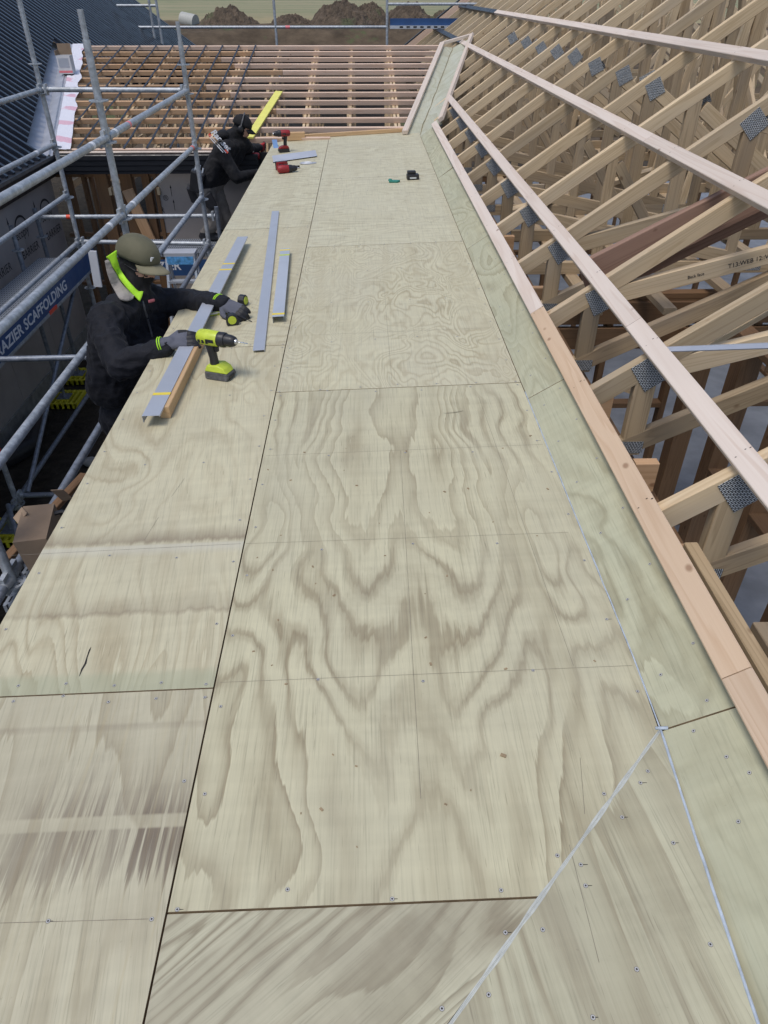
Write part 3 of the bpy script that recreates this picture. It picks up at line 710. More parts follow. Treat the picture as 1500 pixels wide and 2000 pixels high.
# ================================================================== RIGHT-HAND ROOF: trusses, purlins, framing
CH = 0.09
def roof_z(x): return strip_pl(x, 0)            # top of the rafters
def chord_c(x): return roof_z(x) - CH/2/math.cos(math.atan(RP))
HB = -0.12
BACKX = 8.0
def tri_member(name, y, p0, p1, w, t, mat, root): return board(name, (p0[0], y, p0[1]), (p1[0], y, p1[1]), w, t, mat, root, n=(0,1,0))
_pm = {}
def nail_plate(y, x, z, w, h, ang, root, s):
    key = (w, h)
    if key not in _pm:
        b = MB(); b.box((-w/2, -h/2, 0), (w/2, h/2, 0.0015)); _pm[key] = b.mesh('nail_plate', M['plate'])
    ob = link('nail_plate', _pm[key], root)
    ca, sa = math.cos(ang), math.sin(ang)
    place(ob, frame((x, y + s*0.0235, z), (ca*(-s), 0, sa*(-s)), (-sa, 0, ca)))
def truss(y, scissor, root):
    ax = math.atan(RP)
    tri_member('top_chord', y, (0.962, chord_c(0.962)), (4.32, chord_c(4.32)), CH, 0.045, M['truss'], root)
    zr = chord_c(4.32)
    tri_member('top_chord', y, (4.36, zr), (BACKX, zr-(BACKX-4.36)*RP), CH, 0.045, M['truss'], root)
    P1 = (1.185, chord_c(1.185))
    tri_member('post', y, (1.185, HB-0.02), (1.185, P1[1]-0.03), CH, 0.043, M['truss_side'], root)
    if scissor:
        tri_member('bottom_chord', y, (1.13, -0.115), (4.34, -0.115+0.49*3.21), CH, 0.044, M['truss_side'], root)
        tri_member('web', y, (1.24, P1[1]-0.02), (2.75, P1[1]+0.38), CH, 0.042, M['truss'], root)
        tri_member('post', y, (2.2, 0.42), (2.2, chord_c(2.2)-0.03), CH, 0.0425, M['truss_side'], root)
        tri_member('web', y, (2.9, 0.80), (2.25, chord_c(2.2)-0.06), 0.07, 0.0415, M['truss_side'], root)
    else:
        tri_member('bottom_chord', y, (0.97, HB), (BACKX, HB), CH, 0.044, M['truss_side'], root)
        tri_member('web', y, (1.24, P1[1]-0.05), (2.9, HB+0.03), CH, 0.042, M['truss_side'], root)
        tri_member('post', y, (2.2, HB), (2.2, chord_c(2.2)-0.03), CH, 0.0425, M['truss_side'], root)
        tri_member('web', y, (2.26, chord_c(2.2)-0.08), (3.75, HB+0.03), CH, 0.0415, M['truss'], root)
        tri_member('post', y, (1.72, HB), (1.72, chord_c(1.72)-0.03), 0.07, 0.0405, M['truss_side'], root)
        tri_member('web', y, (3.0, HB+0.03), (3.26, chord_c(3.26)-0.06), 0.07, 0.0405, M['truss'], root)
        tri_member('web', y, (2.24, HB+0.05), (1.76, chord_c(1.72)-0.08), 0.07, 0.041, M['truss_side'], root)
        tri_member('post', y, (2.72, HB), (2.72, chord_c(2.72)-0.03), 0.07, 0.0402, M['truss_side'], root)
        tri_member('post', y, (3.3, HB), (3.3, chord_c(3.3)-0.03), CH, 0.0425, M['truss_side'], root)
        tri_member('web', y, (5.6, chord_c(4.32)-1.3*RP-0.05), (4.4, HB+0.03), CH, 0.0415, M['truss'], root)
        tri_member('post', y, (5.65, HB), (5.65, zr-1.29*RP-0.05), CH, 0.0425, M['truss_side'], root)
    for s in (-1, 1):
        nail_plate(y, 1.20+random.uniform(-.015,.015), P1[1]-0.03, 0.11, 0.135, ax+random.uniform(-.1,.1), root, s)
        nail_plate(y, 1.185, HB+0.02, 0.06, 0.10, math.pi/2, root, s)
        if y < 12.5 and random.random() < 0.8: nail_plate(y, 2.22+random.uniform(-.05,.05), chord_c(2.2)-0.03+random.uniform(-.03,.02), 0.12, 0.12, ax+random.uniform(-.2,.25), root, s)
        if not scissor: nail_plate(y, 2.9, HB+0.01, 0.15, 0.07, 0, root, s)
        nail_plate(y, 3.32, chord_c(3.3)-0.02, 0.13, 0.12, ax, root, s)
TY = [1.87 + 0.867*n for n in range(23)]
TY[0] += 0.0
for i, y in enumerate(TY):
    sc = i < 4
    lab = ('scissor-shaped' if sc else 'flat-bottomed') + ' pine roof truss with steel nail plates, ' + ORD[i] + ' from the camera'
    rt = thing('roof_truss', lab, 'roof truss', (1.185, y, HB), 'roof trusses of the right-hand roof')
    truss(y, sc, rt)

def purlin(x, y0, y1, mat, lbl, w=0.076, dark_from=None):
    o = board('roof_purlin', slope_pt(x, y0, 0.0215), slope_pt(x, y1, 0.0215), w, 0.04, mat, n=rn)
    return tag(o, lbl, 'purlin', 'purlins across the roof trusses')
purlin(1.194, 0.2, 2.96, M['purlin'], 'pale purlin nearest the deck, front length with dark nail marks')
purlin(1.194, 2.963, 11.15, M['purlin'], 'long pale purlin nearest the deck, back length up to the valley')
purlin(1.804, 0.6, 4.9, M['purlin'], 'pale middle purlin, front length at the right edge')
purlin(1.804, 4.903, 15.2, M['purlin'], 'pale middle purlin, back length ending at the valley head')
purlin(2.42, 1.4, 7.55, M['purlin'], 'pale upper purlin, front length leaving the frame at right')
purlin(2.42, 7.553, 15.4, M['purlin'], 'pale upper purlin, back length with a dark end')
purlin(3.04, 3.0, 15.4, M['purlin'], 'highest pale purlin near the top right corner')
for x, y0, l in ((1.804, 15.25, 'dark membrane covered purlin, lower of two at the far gable'), (2.42, 15.45, 'dark membrane covered purlin, upper of two at the far gable')):
    purlin(x, y0, 21.1, M['strap'], l, 0.09)
tag(board('barge_board', slope_pt(0.6, 21.25, 0.0), slope_pt(4.3, 21.25, 0.0), 0.045, 0.19, M['batten'], n=rn), 'pine barge board on the far gable of the right-hand roof', 'barge board')
tag(board('barge_flashing', slope_pt(0.6, 21.3, 0.12), slope_pt(4.3, 21.3, 0.12), 0.12, 0.03, M['strap'], n=rn), 'dark grey flashing capping the far gable edge', 'flashing')
# pairs of nail heads where purlins and battens cross the trusses
b = MB()
for x in (0.925, 1.194, 1.804, 2.42):
    for y in TY[:16]:
        for dx, dy in ((-0.016, -0.008), (0.014, 0.012), (0.026, 0.004)):
            c = slope_pt(x+dx, y+dy+random.uniform(-.008,.008), 0.0422); o = len(b.v); r = random.uniform(0.0028, 0.0048)
            e1 = rs*r; e2 = V((0, r*0.8, 0))
            b.v += [tuple(c-e1), tuple(c-e2*.6), tuple(c+e1*1.2), tuple(c+e2)]; b.quad(o, o+1, o+2, o+3)
tag(b.build('nail_heads', M['dark'], origin=slope_pt(1.194, 1.87, 0.04)), 'dark nail heads dotted along the purlins and edge battens', 'nails', kind='stuff')

# steel strap brace, red beam, loose blocks and bearers at the eave
A = pl(1262, 684, strip_pl(0,0)+0.004, RP, 0); C2 = pl(1560, 673, strip_pl(0,0)+0.004, RP, 0)
tag(board('strap_brace', A, C2, 0.03, 0.0015, M['flash'], n=rn), 'pale blue perforated steel strap brace lying across the near rafters', 'strap')
yb = TY[2] + 0.30
rb = board('raking_beam', (1.25, yb, chord_c(1.25)-0.05), (3.6, yb, chord_c(1.25)-0.05+2.35*0.53), 0.19, 0.045, M['red_beam'], n=(0,1,0))
tag(rb, 'reddish brown rough sawn raking beam between the third and fourth trusses', 'beam')
tag(board('raking_beam', (1.25, yb+0.06, chord_c(1.25)-0.14), (3.6, yb+0.06, chord_c(1.25)-0.14+2.35*0.53), 0.19, 0.045, M['red_beam'], n=(0,1,0)), 'darker reddish raking beam doubled behind the rough sawn one', 'beam')
tag(board('eave_bearer', (1.062, -0.9, 0.02), (1.062, 1.80, 0.02), 0.045, 0.14, M['truss_side'], n=(0,0,1)), 'grey brown bearer along the eave beside the nearest rafter', 'bearer')
tag(board('eave_bearer', (1.185, -0.9, -0.05), (1.185, 1.50, -0.05), 0.06, 0.14, M['truss_side'], n=(0,0,1)), 'short timber with red pencil marks beside the bearer at lower right', 'bearer')
for (px, py_, i) in ((1338,1068,0), (1283,900,1), (1195,770,2), (1062,560,3), (1003,460,4)):
    A = pX(px, py_, 1.18)
    tag(board('eave_block', (1.088, A.y, A.z-0.07), (1.185, A.y, A.z-0.07), 0.14, 0.045, M['batten_orange'], n=(0,1,0)), 'pine blocking piece sticking out beside the eave bearer, ' + ORD[i] + ' from the camera', 'block', 'blocking pieces along the eave')
# truss marks printed on the web
tm = text_mesh('T13:WEB 12::W', 0.032, M['ink'], 0.0003)
wx0, wz0 = 1.24, chord_c(1.185)-0.02; d = V((1.51, 0, 0.40)).normalized()
root2 = None
for o in bpy.data.objects:
    if o.name.startswith('web') and abs(wmat(o).translation.y - TY[2]) < 0.01 and o.parent: root2 = o; break
def print_on(body_me, along, root, y, name='printed_mark'):
    o = link(name, body_me, root); c = V((wx0, 0, wz0)) + d*along
    place(o, frame((c.x, y-0.0222, c.z-0.012), d, (-d.z, 0, d.x))); return o
if root2:
    print_on(tm, 0.62, root2, TY[2]); print_on(text_mesh('Back face', 0.022, M['ink'], 0.0003), 0.42, root2, TY[2])

# wall frames standing under the trusses
def frame_wall(lbl, x0, y0, x1, y1, zt, n, w=0.09, wide=False, sill=True):
    r = thing('wall_frame', lbl, 'wall frame', ((x0+x1)/2, (y0+y1)/2, -2.48))
    A = V((x0, y0, 0)); B = V((x1, y1, 0)); dr = (B-A).normalized(); pr = V((-dr.y, dr.x, 0))
    for dz in ((0, 0.047) if not wide else (0,)):
        board('top_plate', A+V((0,0,zt-dz)), B+V((0,0,zt-dz)), w, 0.045, M['stud'], r)
    if sill: board('bottom_plate', A+V((0,0,-2.456)), B+V((0,0,-2.456)), w, 0.045, M['stud'], r)
    for i in range(n+1):
        c = A.lerp(B, i/n)
        board('stud', c+V((0,0,-2.43)), c+V((0,0,zt-0.07)), w*(1.0 if not wide else 1), 0.045 if not wide else 0.14, M['stud'], r, n=dr)
    for k in range(n):
        c0 = A.lerp(B, k/n); c1 = A.lerp(B, (k+1)/n); z = zt-0.95 + (0.03 if k % 2 else -0.03)
        if k % 3 != 2: board('nog', c0+dr*0.023+V((0,0,z)), c1-dr*0.023+V((0,0,z)), w-0.004, 0.045, M['stud'], r)
    return r
frame_wall('brown stud wall frame along the eave beneath the near trusses', 1.19, 0.4, 1.19, 9.6, -0.21, 14)
frame_wall('brown stud wall frame in the middle of the room under the trusses', 2.55, 1.2, 2.55, 5.0, -0.30, 6, 0.14, True)
frame_wall('brown cross wall frame with deep lintel behind the near rooms', 1.3, 5.25, 6.5, 5.25, -0.30, 9)
for z in (-0.42, -0.62): tag(board('lintel_beam', (1.4, 5.2, z), (6.4, 5.2, z), 0.05, 0.17, M['stud'], n=(0,0,1)), 'brown lintel beam, ' + ('upper' if z > -0.5 else 'lower') + ' of two over the cross wall', 'beam')
frame_wall('far brown cross wall frame seen low through the trusses', 1.3, 9.3, 7.5, 9.3, -0.25, 12)
frame_wall('brown stud wall frame deep in the right of the house', 5.2, 1.2, 5.2, 9.0, -0.3, 12)
frame_wall('furthest brown cross wall frame below the far gable', 1.3, 14.5, 7.5, 14.5, -0.25, 12)
for i, (yy, xx) in enumerate(((3.2, 1.3), (6.7, 1.3), (10.5, 1.3))):
    tag(board('long_brace', (xx, yy, -0.05), (5.0, yy+3.2, 0.02), 0.09, 0.045, M['truss'], n=(0,0,1)), 'pale diagonal brace nailed over the bottom chords, ' + ORD[i] + ' from the camera', 'brace', 'diagonal ceiling braces')

# hip girders crossing behind, at right angles to the trusses
for i, x in enumerate((3.6, 4.5, 5.4, 6.3)):
    r = thing('hip_truss', 'pine hip truss running across the main trusses, ' + ORD[i] + ' from the deck side', 'roof truss', (x, 8.5, HB), 'hip trusses deep in the right-hand roof')
    board('bottom_chord', (x, 3.4, HB+0.055), (x, 15.0, HB+0.055), 0.0435, 0.09, M['truss_side'], r)
    for k in range(10):
        yy = 3.6 + 1.2*k; zt = min(chord_c(x) if x < 4.3 else chord_c(4.3)-(x-4.3)*RP, 0.3 + 0.5*(1+k % 4)) - 0.05
        board('post', (x+0.045, yy, HB), (x+0.045, yy, zt), 0.043, 0.09, M['truss'], r, n=(0,1,0))
        board('web', (x-0.045, yy+0.05, HB+0.05), (x-0.045, yy+1.1, zt), 0.041, 0.08, M['truss_side'] if k % 2 else M['truss'], r, n=(0,1,0))
for i, x in enumerate((1.55, 2.05, 2.6, 3.15)):
    tag(board('ceiling_runner', (x, 4.6, HB-0.068), (x, 15.5, HB-0.068), 0.09, 0.045, M['truss_side']), 'pine runner under the truss bottom chords, ' + ORD[i] + ' from the eave', 'runner', 'ceiling runners under the trusses')

# ================================================================== LINK ROOF: battens, valley gutters, trusses, fascia
LS, LE, LZ = 0.165, 9.83, -0.045           # slope, eave line, eave height
def link_z(y): return LZ + LS*(y - LE)
def lp(x, y): return pl(x, y, LZ - LS*LE, 0, LS)
def vall_r(y): return 0.545 + (1.40-0.545)*(y-10.35)/(14.75-10.35)
VL0 = -3.86
def vall_l(y): return VL0 - 0.235*(y - LE)
YT = 14.78
ln = V((0, -LS, 1)).normalized()
nb = 14
for i in range(nb):
    y = LE + 0.05 + (YT-LE-0.05)*i/(nb-1)
    x1 = vall_r(y) - 0.03 if y > 10.55 else (-1.35 if i == 0 else -1.32 + 0.9*i)
    x0 = vall_l(y) + 0.20
    pos = 'lowest, just above the black gutter' if i == 0 else ('topmost along the ridge' if i == nb-1 else ORD[i] + ' up from the black gutter')
    xm = -1.9 + random.uniform(-0.7, 0.9)
    z = link_z(y) - 0.032
    if 0 < i < nb-1 and xm < x1 - 1:
        r = thing('roof_batten', 'pine roof batten of the low link roof, ' + pos, 'batten', (xm, y, z), 'battens of the link roof')
        board('batten_length', (x0, y, z), (xm-0.002, y, z), 0.047, 0.062, M['batten_orange'], r, n=ln)
        board('batten_length', (xm+0.002, y, z), (x1, y, z), 0.047, 0.062, M['batten'], r, n=ln)
    else:
        tag(board('roof_batten', (x0, y, z), (x1, y, z), 0.047, 0.062, M['batten'], n=ln), 'pine roof batten of the low link roof, ' + pos, 'batten', 'battens of the link roof')
# dark straps up the link roof
for i in range(10):
    x = -1.83 - 0.285*i
    y0 = LE + 0.03; o = MB()
    y1 = YT - 0.02
    if x < VL0 + 0.28: y0 = LE + (VL0 + 0.28 - x)/0.235
    o.box((x-0.014, y0, 0), (x+0.014, y0+0.001, 0.001))
    o = MB(); pts = [(x, y0 + (y1-y0)*k/12, link_z(y0 + (y1-y0)*k/12) + 0.010 - 0.006*(k % 2)) for k in range(13)]
    for k in range(12):
        a, c = V(pts[k]), V(pts[k+1]); o.add([a+V((-.013,0,0)), a+V((.013,0,0)), c+V((.013,0,0)), c+V((-.013,0,0)), a+V((-.013,0,.004)), a+V((.013,0,.004)), c+V((.013,0,.004)), c+V((-.013,0,.004))], [(0,3,2,1),(4,5,6,7),(0,1,5,4),(1,2,6,5),(2,3,7,6),(3,0,4,7)])
    tag(o.build('steel_strap', M['strap'], origin=pts[0]), 'dark steel strap running up the link roof battens, ' + ORD[i] + ' from the right', 'strap', 'dark straps on the link roof')
# trusses under the link roof
for i in range(8):
    x = 0.45 - 0.62*i if i < 2 else -0.80 - 0.62*(i-2)
    y0 = 10.62 if x > -1.2 else 9.95
    r = thing('link_truss', 'pale pine truss under the link roof battens, ' + ORD[i] + ' from the right', 'roof truss', (x, y0, -0.55), 'trusses under the link roof')
    for s, dx in enumerate((0, 0.05)):
        if i % 2 and s: continue
        board('top_chord', (x+dx, y0, link_z(y0)-0.112), (x+dx, YT, link_z(YT)-0.112), 0.09 if 0 else 0.035, 0.09, M['truss'], r, n=ln)
        board('bottom_chord', (x+dx, y0, -0.55), (x+dx, YT+0.6, -0.55), 0.035, 0.09, M['truss'], r)
    for k in range(6):
        yy = y0 + 0.25 + k*0.86
        if yy > YT: continue
        board('post', (x+0.0365, yy, -0.5), (x+0.0365, yy, link_z(yy)-0.08), 0.034, 0.07, M['truss'], r, n=(0,1,0))
        if k < 5: board('web', (x-0.036, yy+0.05, -0.5), (x-0.036, yy+0.80, link_z(yy+0.8)-0.12), 0.034, 0.07, M['truss_side'], r, n=(0,1,0))
# valley gutter between link roof and right-hand roof
VR0, VR1 = V((0.985, 10.12, 0)), V((1.955, 15.05, 0))
def vr(t): p = VR0.lerp(VR1, t); return V((p.x, p.y, strip_pl(p.x, 0)))
def vlft(t): y = 10.36 + (14.80-10.36)*t; return V((vall_r(y), y, link_z(y)))
VG = thing('valley_gutter', 'narrow green tinged plywood valley gutter rising between the two roofs', 'valley gutter', (0.75, 10.3, 0.03))
def vbase(t):
    a = vlft(t); c = vr(t); zc = min(a.z, c.z) - 0.045
    return V((a.x+0.03, a.y, a.z-0.02)), V((a.x*0.62+c.x*0.38, (a.y+c.y)/2, zc)), V((c.x, c.y, c.z-0.01))
b = MB(); n = 14
for i in range(n+1):
    for p in vbase(i/n): b.v.append(tuple(p))
for i in range(n):
    for k in range(2): b.quad(i*3+k, i*3+k+1, (i+1)*3+k+1, (i+1)*3+k)
vo = b.build('valley_sheet', M['ply_valley'], VG, origin=(0.75, 10.3, 0.03)); md = vo.modifiers.new('t', 'SOLIDIFY'); md.thickness = 0.018
b = MB(); pts = []
for i in range(25):
    a, m_, c = vbase(i/24); q = m_ + V((0.02*mnoise.noise(V((i*.5, 0, 0))), 0, 0.006)); pts.append(q)
b.path(pts, [0.004+0.003*abs(mnoise.noise(V((i*.7, 4, 0)))) for i in range(25)], 6); b.build('sealant_line', plain('brown_adhesive', (0.22,0.17,0.08), 0.7), VG, smooth=2)
board('valley_batten', vlft(0)+V((0,-0.02,0.02)), vlft(1)+V((0,0,0.02)), 0.075, 0.045, M['purlin'], VG)
board('valley_batten', vr(0)+V((0,0,0.03)), vr(1)+V((0,0,0.03)), 0.07, 0.045, M['purlin'], VG, n=rn)
board('end_batten', vlft(1)+V((0.0,0.04,0.02)), vr(1)+V((0.0,0.04,0.02)), 0.07, 0.045, M['purlin'], VG)
# unseen far slope of the link roof, cladding added to darken the space below
LB = thing('metal_roof', 'unseen charcoal metal cladding added on the far slope to darken the link roof space', 'metal roof', (-1.5, 17, 0.3))
for i in range(6):
    x0 = -4.6 + i*0.97; b = MB()
    b.prism([(x0, YT+0.06, link_z(YT)-0.03), (x0+0.965, YT+0.06, link_z(YT)-0.03), (x0+0.965, 19.7, -0.08), (x0, 19.7, -0.08)], (0,0,-0.012)); b.build('roofing_sheet', M['roof_dark'], LB)
tag_w = thing('barrier_wall', 'added barrier board back wall of the link, darkening the gaps under the battens', 'wall', (-1.5, 19.4, -2.5))  # unseen wall, added so the gaps between battens look dark
for i in range(4):
    b = MB(); b.box((-4.2+1.25*i, 19.4, -2.5), (-2.955+1.25*i, 19.46, -0.15)); b.build('barrier_panel', M['wrap'], tag_w)
# fascia and gutter at the link eave
FG = thing('eave_gutter', 'black metal gutter and fascia along the eave of the link roof', 'gutter', (-2.7, LE-0.12, -0.3))
b = MB()
prof = [(LE-0.02, LZ-0.03), (LE-0.14, LZ-0.03), (LE-0.15, LZ-0.04), (LE-0.15, LZ-0.09), (LE-0.142, LZ-0.10), (LE-0.142, LZ-0.15), (LE-0.135, LZ-0.16), (LE-0.135, LZ-0.21), (LE-0.125, LZ-0.22), (LE-0.125, LZ-0.25), (LE-0.02, LZ-0.25)]
b.prism([(-4.05, y, z) for y, z in prof], (2.75, 0, 0)); b.build('gutter', M['gutter'], FG)
tag(board('eave_fillet', (-3.75, LE-0.07, LZ-0.012), (-1.35, LE-0.07, LZ-0.012), 0.07, 0.012, M['purlin']), 'white edged pine fillet resting along the top of the black gutter', 'fillet')
b = MB(); b.box((-1.9, LE+0.06, LZ-0.23), (0.55, LE+0.12, LZ-0.05)); b.build('fascia', M['gutter'], FG)

# ================================================================== LEFT ROOF: charcoal ribbed metal, valley, underlay, walls
EX, EZ = -3.90, -0.05
def lz(x): return EZ + RP*(EX - x)
YR0, YR1, XR = 1.5, 22.6, -8.2
MR = thing('metal_roof', 'charcoal ribbed metal roof sloping down to the left of the site', 'metal roof', (EX, 9.8, EZ))
def start_x(y):
    if y < LE-0.25 or y > YT-0.25: return EX + 0.06
    return min(EX + 0.06, vall_l(y) - 0.24)
pitch = 0.19; sw = pitch*4; k = 0
ll = V((RP, 0, 1)).normalized()
while YR0 + k*sw < YR1:
    ys0 = YR0 + k*sw; b = MB(); pr = []
    for r_ in range(4):
        for dy, h in ((0.0, 0.0), (0.007, 0.048), (0.052, 0.048), (0.060, 0.0)):
            pr.append((ys0 + r_*pitch + dy, h))
    pr.append((ys0 + sw + 0.0, 0.0005))
    for (y, h) in pr:
        x0 = start_x(y); 
        for x in (x0, XR): b.v.append(tuple(V((x, y, lz(x))) + ll*(h + 0.0006*(k % 2))))
    for i in range(len(pr)-1): b.quad(2*i, 2*i+2, 2*i+3, 2*i+1)
    ob = b.build('roofing_sheet', M['roof_dark'], MR, origin=(EX, ys0, EZ)); k += 1
b = MB(); b.prism([(EX+0.02, 22.6, lz(EX+0.02)-0.1), (EX+0.02, 22.6, lz(EX+0.02)+0.06), (XR, 22.6, lz(XR)+0.06), (XR, 22.6, lz(XR)-0.1)], (0, 0.12, 0))
b.build('barge_cap', M['gutter'], MR)
b = MB()
prof = [(EX+0.0, EZ-0.02), (EX+0.13, EZ-0.02), (EX+0.14, EZ-0.05), (EX+0.135, EZ-0.08), (EX+0.13, EZ-0.085), (EX+0.13, EZ-0.12), (EX+0.122, EZ-0.125), (EX+0.122, EZ-0.165), (EX+0.11, EZ-0.18), (EX+0.0, EZ-0.18)]
b.prism([(x, 1.5, z) for x, z in prof], (0, LE-0.14-1.5, 0)); b.build('gutter', M['gutter'], MR)
b = MB(); b.box((EX-0.06, 1.5, EZ-0.30), (EX+0.0, 9.9, EZ-0.06)); b.build('fascia', M['gutter'], MR)
# valley tray + underlay
VT = thing('valley_tray', 'dusty silver metal valley tray between charcoal roof and battens', 'valley tray', (VL0, LE, LZ))
b = MB(); n = 20
for i in range(n+1):
    y = LE - 0.22 + (YT + 0.05 - LE + 0.22)*i/n; x = vall_l(y); z = link_z(y)
    for dx, dz in ((-0.34, 0.07), (-0.14, -0.02), (-0.02, 0.012), (0.0, 0.03), (0.015, 0.012), (0.04, 0.012)): b.v.append((x+dx, y, z+dz))
for i in range(n):
    for k in range(5): b.quad(i*6+k, i*6+k+1, (i+1)*6+k+1, (i+1)*6+k)
b.build('tray', M['valley_metal'], VT, smooth=True, origin=(VL0, LE, LZ))
b = MB(); n = 40; m_ = 6
for i in range(n+1):
    y = LE - 0.02 + (YT + 0.08 - LE)*i/n; x = vall_l(y); z = link_z(y)
    w = 0.20 + 0.05*mnoise.noise(V((i*0.35, 7, 0)))
    for k in range(m_+1):
        b.v.append((x + 0.045 + w*k/m_, y, z + 0.02 + 0.012*mnoise.noise(V((i*0.6, k*0.8, 3)))))
for i in range(n):
    for k in range(m_): b.quad(i*(m_+1)+k, i*(m_+1)+k+1, (i+1)*(m_+1)+k+1, (i+1)*(m_+1)+k)
tag(b.build('roof_underlay', M['underlay'], smooth=2, origin=(VL0, LE, LZ)), 'white roof underlay strip with pink printing along the valley', 'underlay')
# cartons
def carton(p, s, rz, lbl, tilt=0.0):
    r = thing('carton', lbl, 'box', p); w, d_, h = s
    Mx = Matrix.Translation(V(p)) @ Matrix.Rotation(rz, 4, 'Z') @ Matrix.Rotation(tilt, 4, 'Y')
    for nm, a, c, m in (('wall', (-w/2,-d_/2,0), (w/2,-d_/2+.006,h), 'card_white'), ('wall', (-w/2,d_/2-.006,0), (w/2,d_/2,h), 'card_white'), ('wall', (-w/2,-d_/2+.006,0), (-w/2+.006,d_/2-.006,h), 'card_white'), ('wall', (w/2-.006,-d_/2+.006,0), (w/2,d_/2-.006,h), 'card_white'), ('base', (-w/2+.006,-d_/2+.006,0), (w/2-.006,d_/2-.006,.006), 'card')):
        b = MB(); b.box(a, c, Mx); b.build(nm, M[m], r)
    b = MB(); b.box((-w/2, d_/2-.004, h), (w/2, d_/2+.004, h+d_*0.8), Mx); b.build('flap', M['card'], r)
    b = MB(); b.box((-w/2-.008, -d_/2, h), (-w/2, d_/2, h+d_*0.35), Mx); b.build('flap', M['card'], r)
    b = MB(); b.box((-w/2, -d_/2-.002, h*.06), (w/2, -d_/2-.0005, h*.18), Mx); b.build('stripe', M['pinktape'], r)
    b = MB(); b.box((-w*.38, -d_/2-.0022, h*.35), (w*.36, -d_/2-.0006, h*.85), Mx); b.build('printed_label', M['flash'], r)
C0 = lp(137, 148)
carton(C0 + V((-0.03, 0.02, 0.03)), (0.20, 0.18, 0.24), R(3), 'open white and brown carton standing in the metal valley')

# walls below: left return wall of barrier board, and the wall behind the worker
LW = thing('barrier_wall', 'brown grey barrier board wall with black printed arrows on the left', 'wall', (-4.0, 5.9, -2.5))
for i in range(8):
    y0 = 0.35 + 1.2*i; y1 = min(y0+1.196, 10.0)
    for z0, z1, mm in ((-1.30, -0.25, 'wrap'), (-2.32, -1.304, 'wrap')):
        b = MB(); b.box((-4.06, y0, z0), (-4.0, y1, z1)); b.build('barrier_panel', M[mm], LW)
b = MB(); b.box((-4.05, 0.3, -2.7), (-3.985, 10.0, -2.322)); b.build('footing', M['footing'], LW)
def arrow_mesh(L=0.26, w=0.012):
    b = MB(); b.add([(-w/2,-L/2,0),(w/2,-L/2,0),(w/2,L/2-.08,0),(w*1.7,L/2-.08,0),(0,L/2,0),(-w*1.7,L/2-.08,0),(-w/2,L/2-.08,0)], [(0,1,2,6),(3,4,5)]); return b.mesh('printed_arrow', M['ink'])
am = arrow_mesh()
bt = text_mesh('BARRIER', 0.13, M['ink'], 0.0002, spacing=1.05); et = text_mesh('ecoply', 0.14, M['ink'], 0.0002)
ab = MB()
for k in range(12):
    t0, t1 = R(20+140*k/12), R(20+140*(k+1)/12)
    ab.add([(0.16*math.cos(t0), 0.13*math.sin(t0), 0), (0.185*math.cos(t0), 0.155*math.sin(t0), 0), (0.185*math.cos(t1), 0.155*math.sin(t1), 0), (0.16*math.cos(t1), 0.13*math.sin(t1), 0)], [(0,1,2,3)])
arc = ab.mesh('printed_arc', M['ink'])
for i, y in enumerate((5.9, 6.75, 7.6, 8.45, 9.25)):
    for nm, me, dy, dz in (('printed_word', bt, 0.12, -1.0), ('printed_word', et, 0.10, -0.78), ('printed_arc', arc, 0.30, -0.70), ('printed_arrow', am, 0.0, -0.62), ('printed_arrow', am, 0.02, -0.98)):
        o = link(nm, me, LW); place(o, frame((-3.998, y+dy, dz), (0,1,0), (0,0,1)))
# link wall: open framing and barrier board with its print
YW = 10.02
WF = thing('open_wall_frame', 'open brown timber framing below the black gutter', 'wall frame', (-3.3, YW, -2.5))
for i, (px, w, d_) in enumerate(((145, 0.09, 0.12), (178, 0.05, 0.08), (214, 0.16, 0.14), (262, 0.15, 0.14), (300, 0.10, 0.12), (318, 0.05, 0.1))):
    A = pY(px-15, 345, YW)
    board('stud', (A.x, YW, -2.48), (A.x, YW, -0.32), w, d_, M['stud'], WF, n=(0,1,0))
for z in (-0.36, -1.1, -1.75, -2.44): board('nog', (-3.95, YW+0.01, z), (-2.55, YW+0.01, z), 0.045, 0.09, M['stud'], WF, n=(0,1,0))
A = pY(250, 370, YW-0.1); C2 = pY(300, 480, YW-0.1)
board('brace', (A.x, YW-0.12, A.z), (C2.x, YW-0.12, C2.z), 0.14, 0.045, M['batten_orange'], WF, n=(0,1,0))
A = pY(170, 380, YW+0.6)
for k in range(3): board('inner_post', (A.x+0.45*k, YW+0.9+0.3*k, -2.48), (A.x+0.45*k, YW+0.9+0.3*k, -0.5), 0.045, 0.09, M['stud'], WF, n=(0,1,0))
BWX = pY(306, 350, YW).x
BW = thing('barrier_wall', 'barrier board wall panel with printed arrows behind the far worker', 'wall', (BWX+0.6, YW, -2.5))
for i in range(2):
    b = MB(); b.box((BWX+0.62*i, YW-0.03, -2.48), (BWX+0.62*i+0.617, YW+0.03, -0.30)); b.build('barrier_panel', M['wrap'], BW)
for (px, py_) in ((334, 372), (340, 400)):
    A = pY(px, py_, YW-0.033); o = link('printed_arrow', am, BW); place(o, frame((A.x, YW-0.0325, A.z), (1,0,0), (0,0,1)) @ Matrix.Scale(0.55, 4))
A = pY(318, 408, YW); o = link('printed_word', text_mesh('R', 0.10, M['ink'], 0.0002), BW); place(o, frame((A.x-0.03, YW-0.0325, A.z-0.04), (1,0,0), (0,0,1)))
A = pY(324, 384, YW); o = link('printed_word', text_mesh('®', 0.09, M['ink'], 0.0002), BW); place(o, frame((A.x-0.03, YW-0.0325, A.z-0.04), (1,0,0), (0,0,1)))
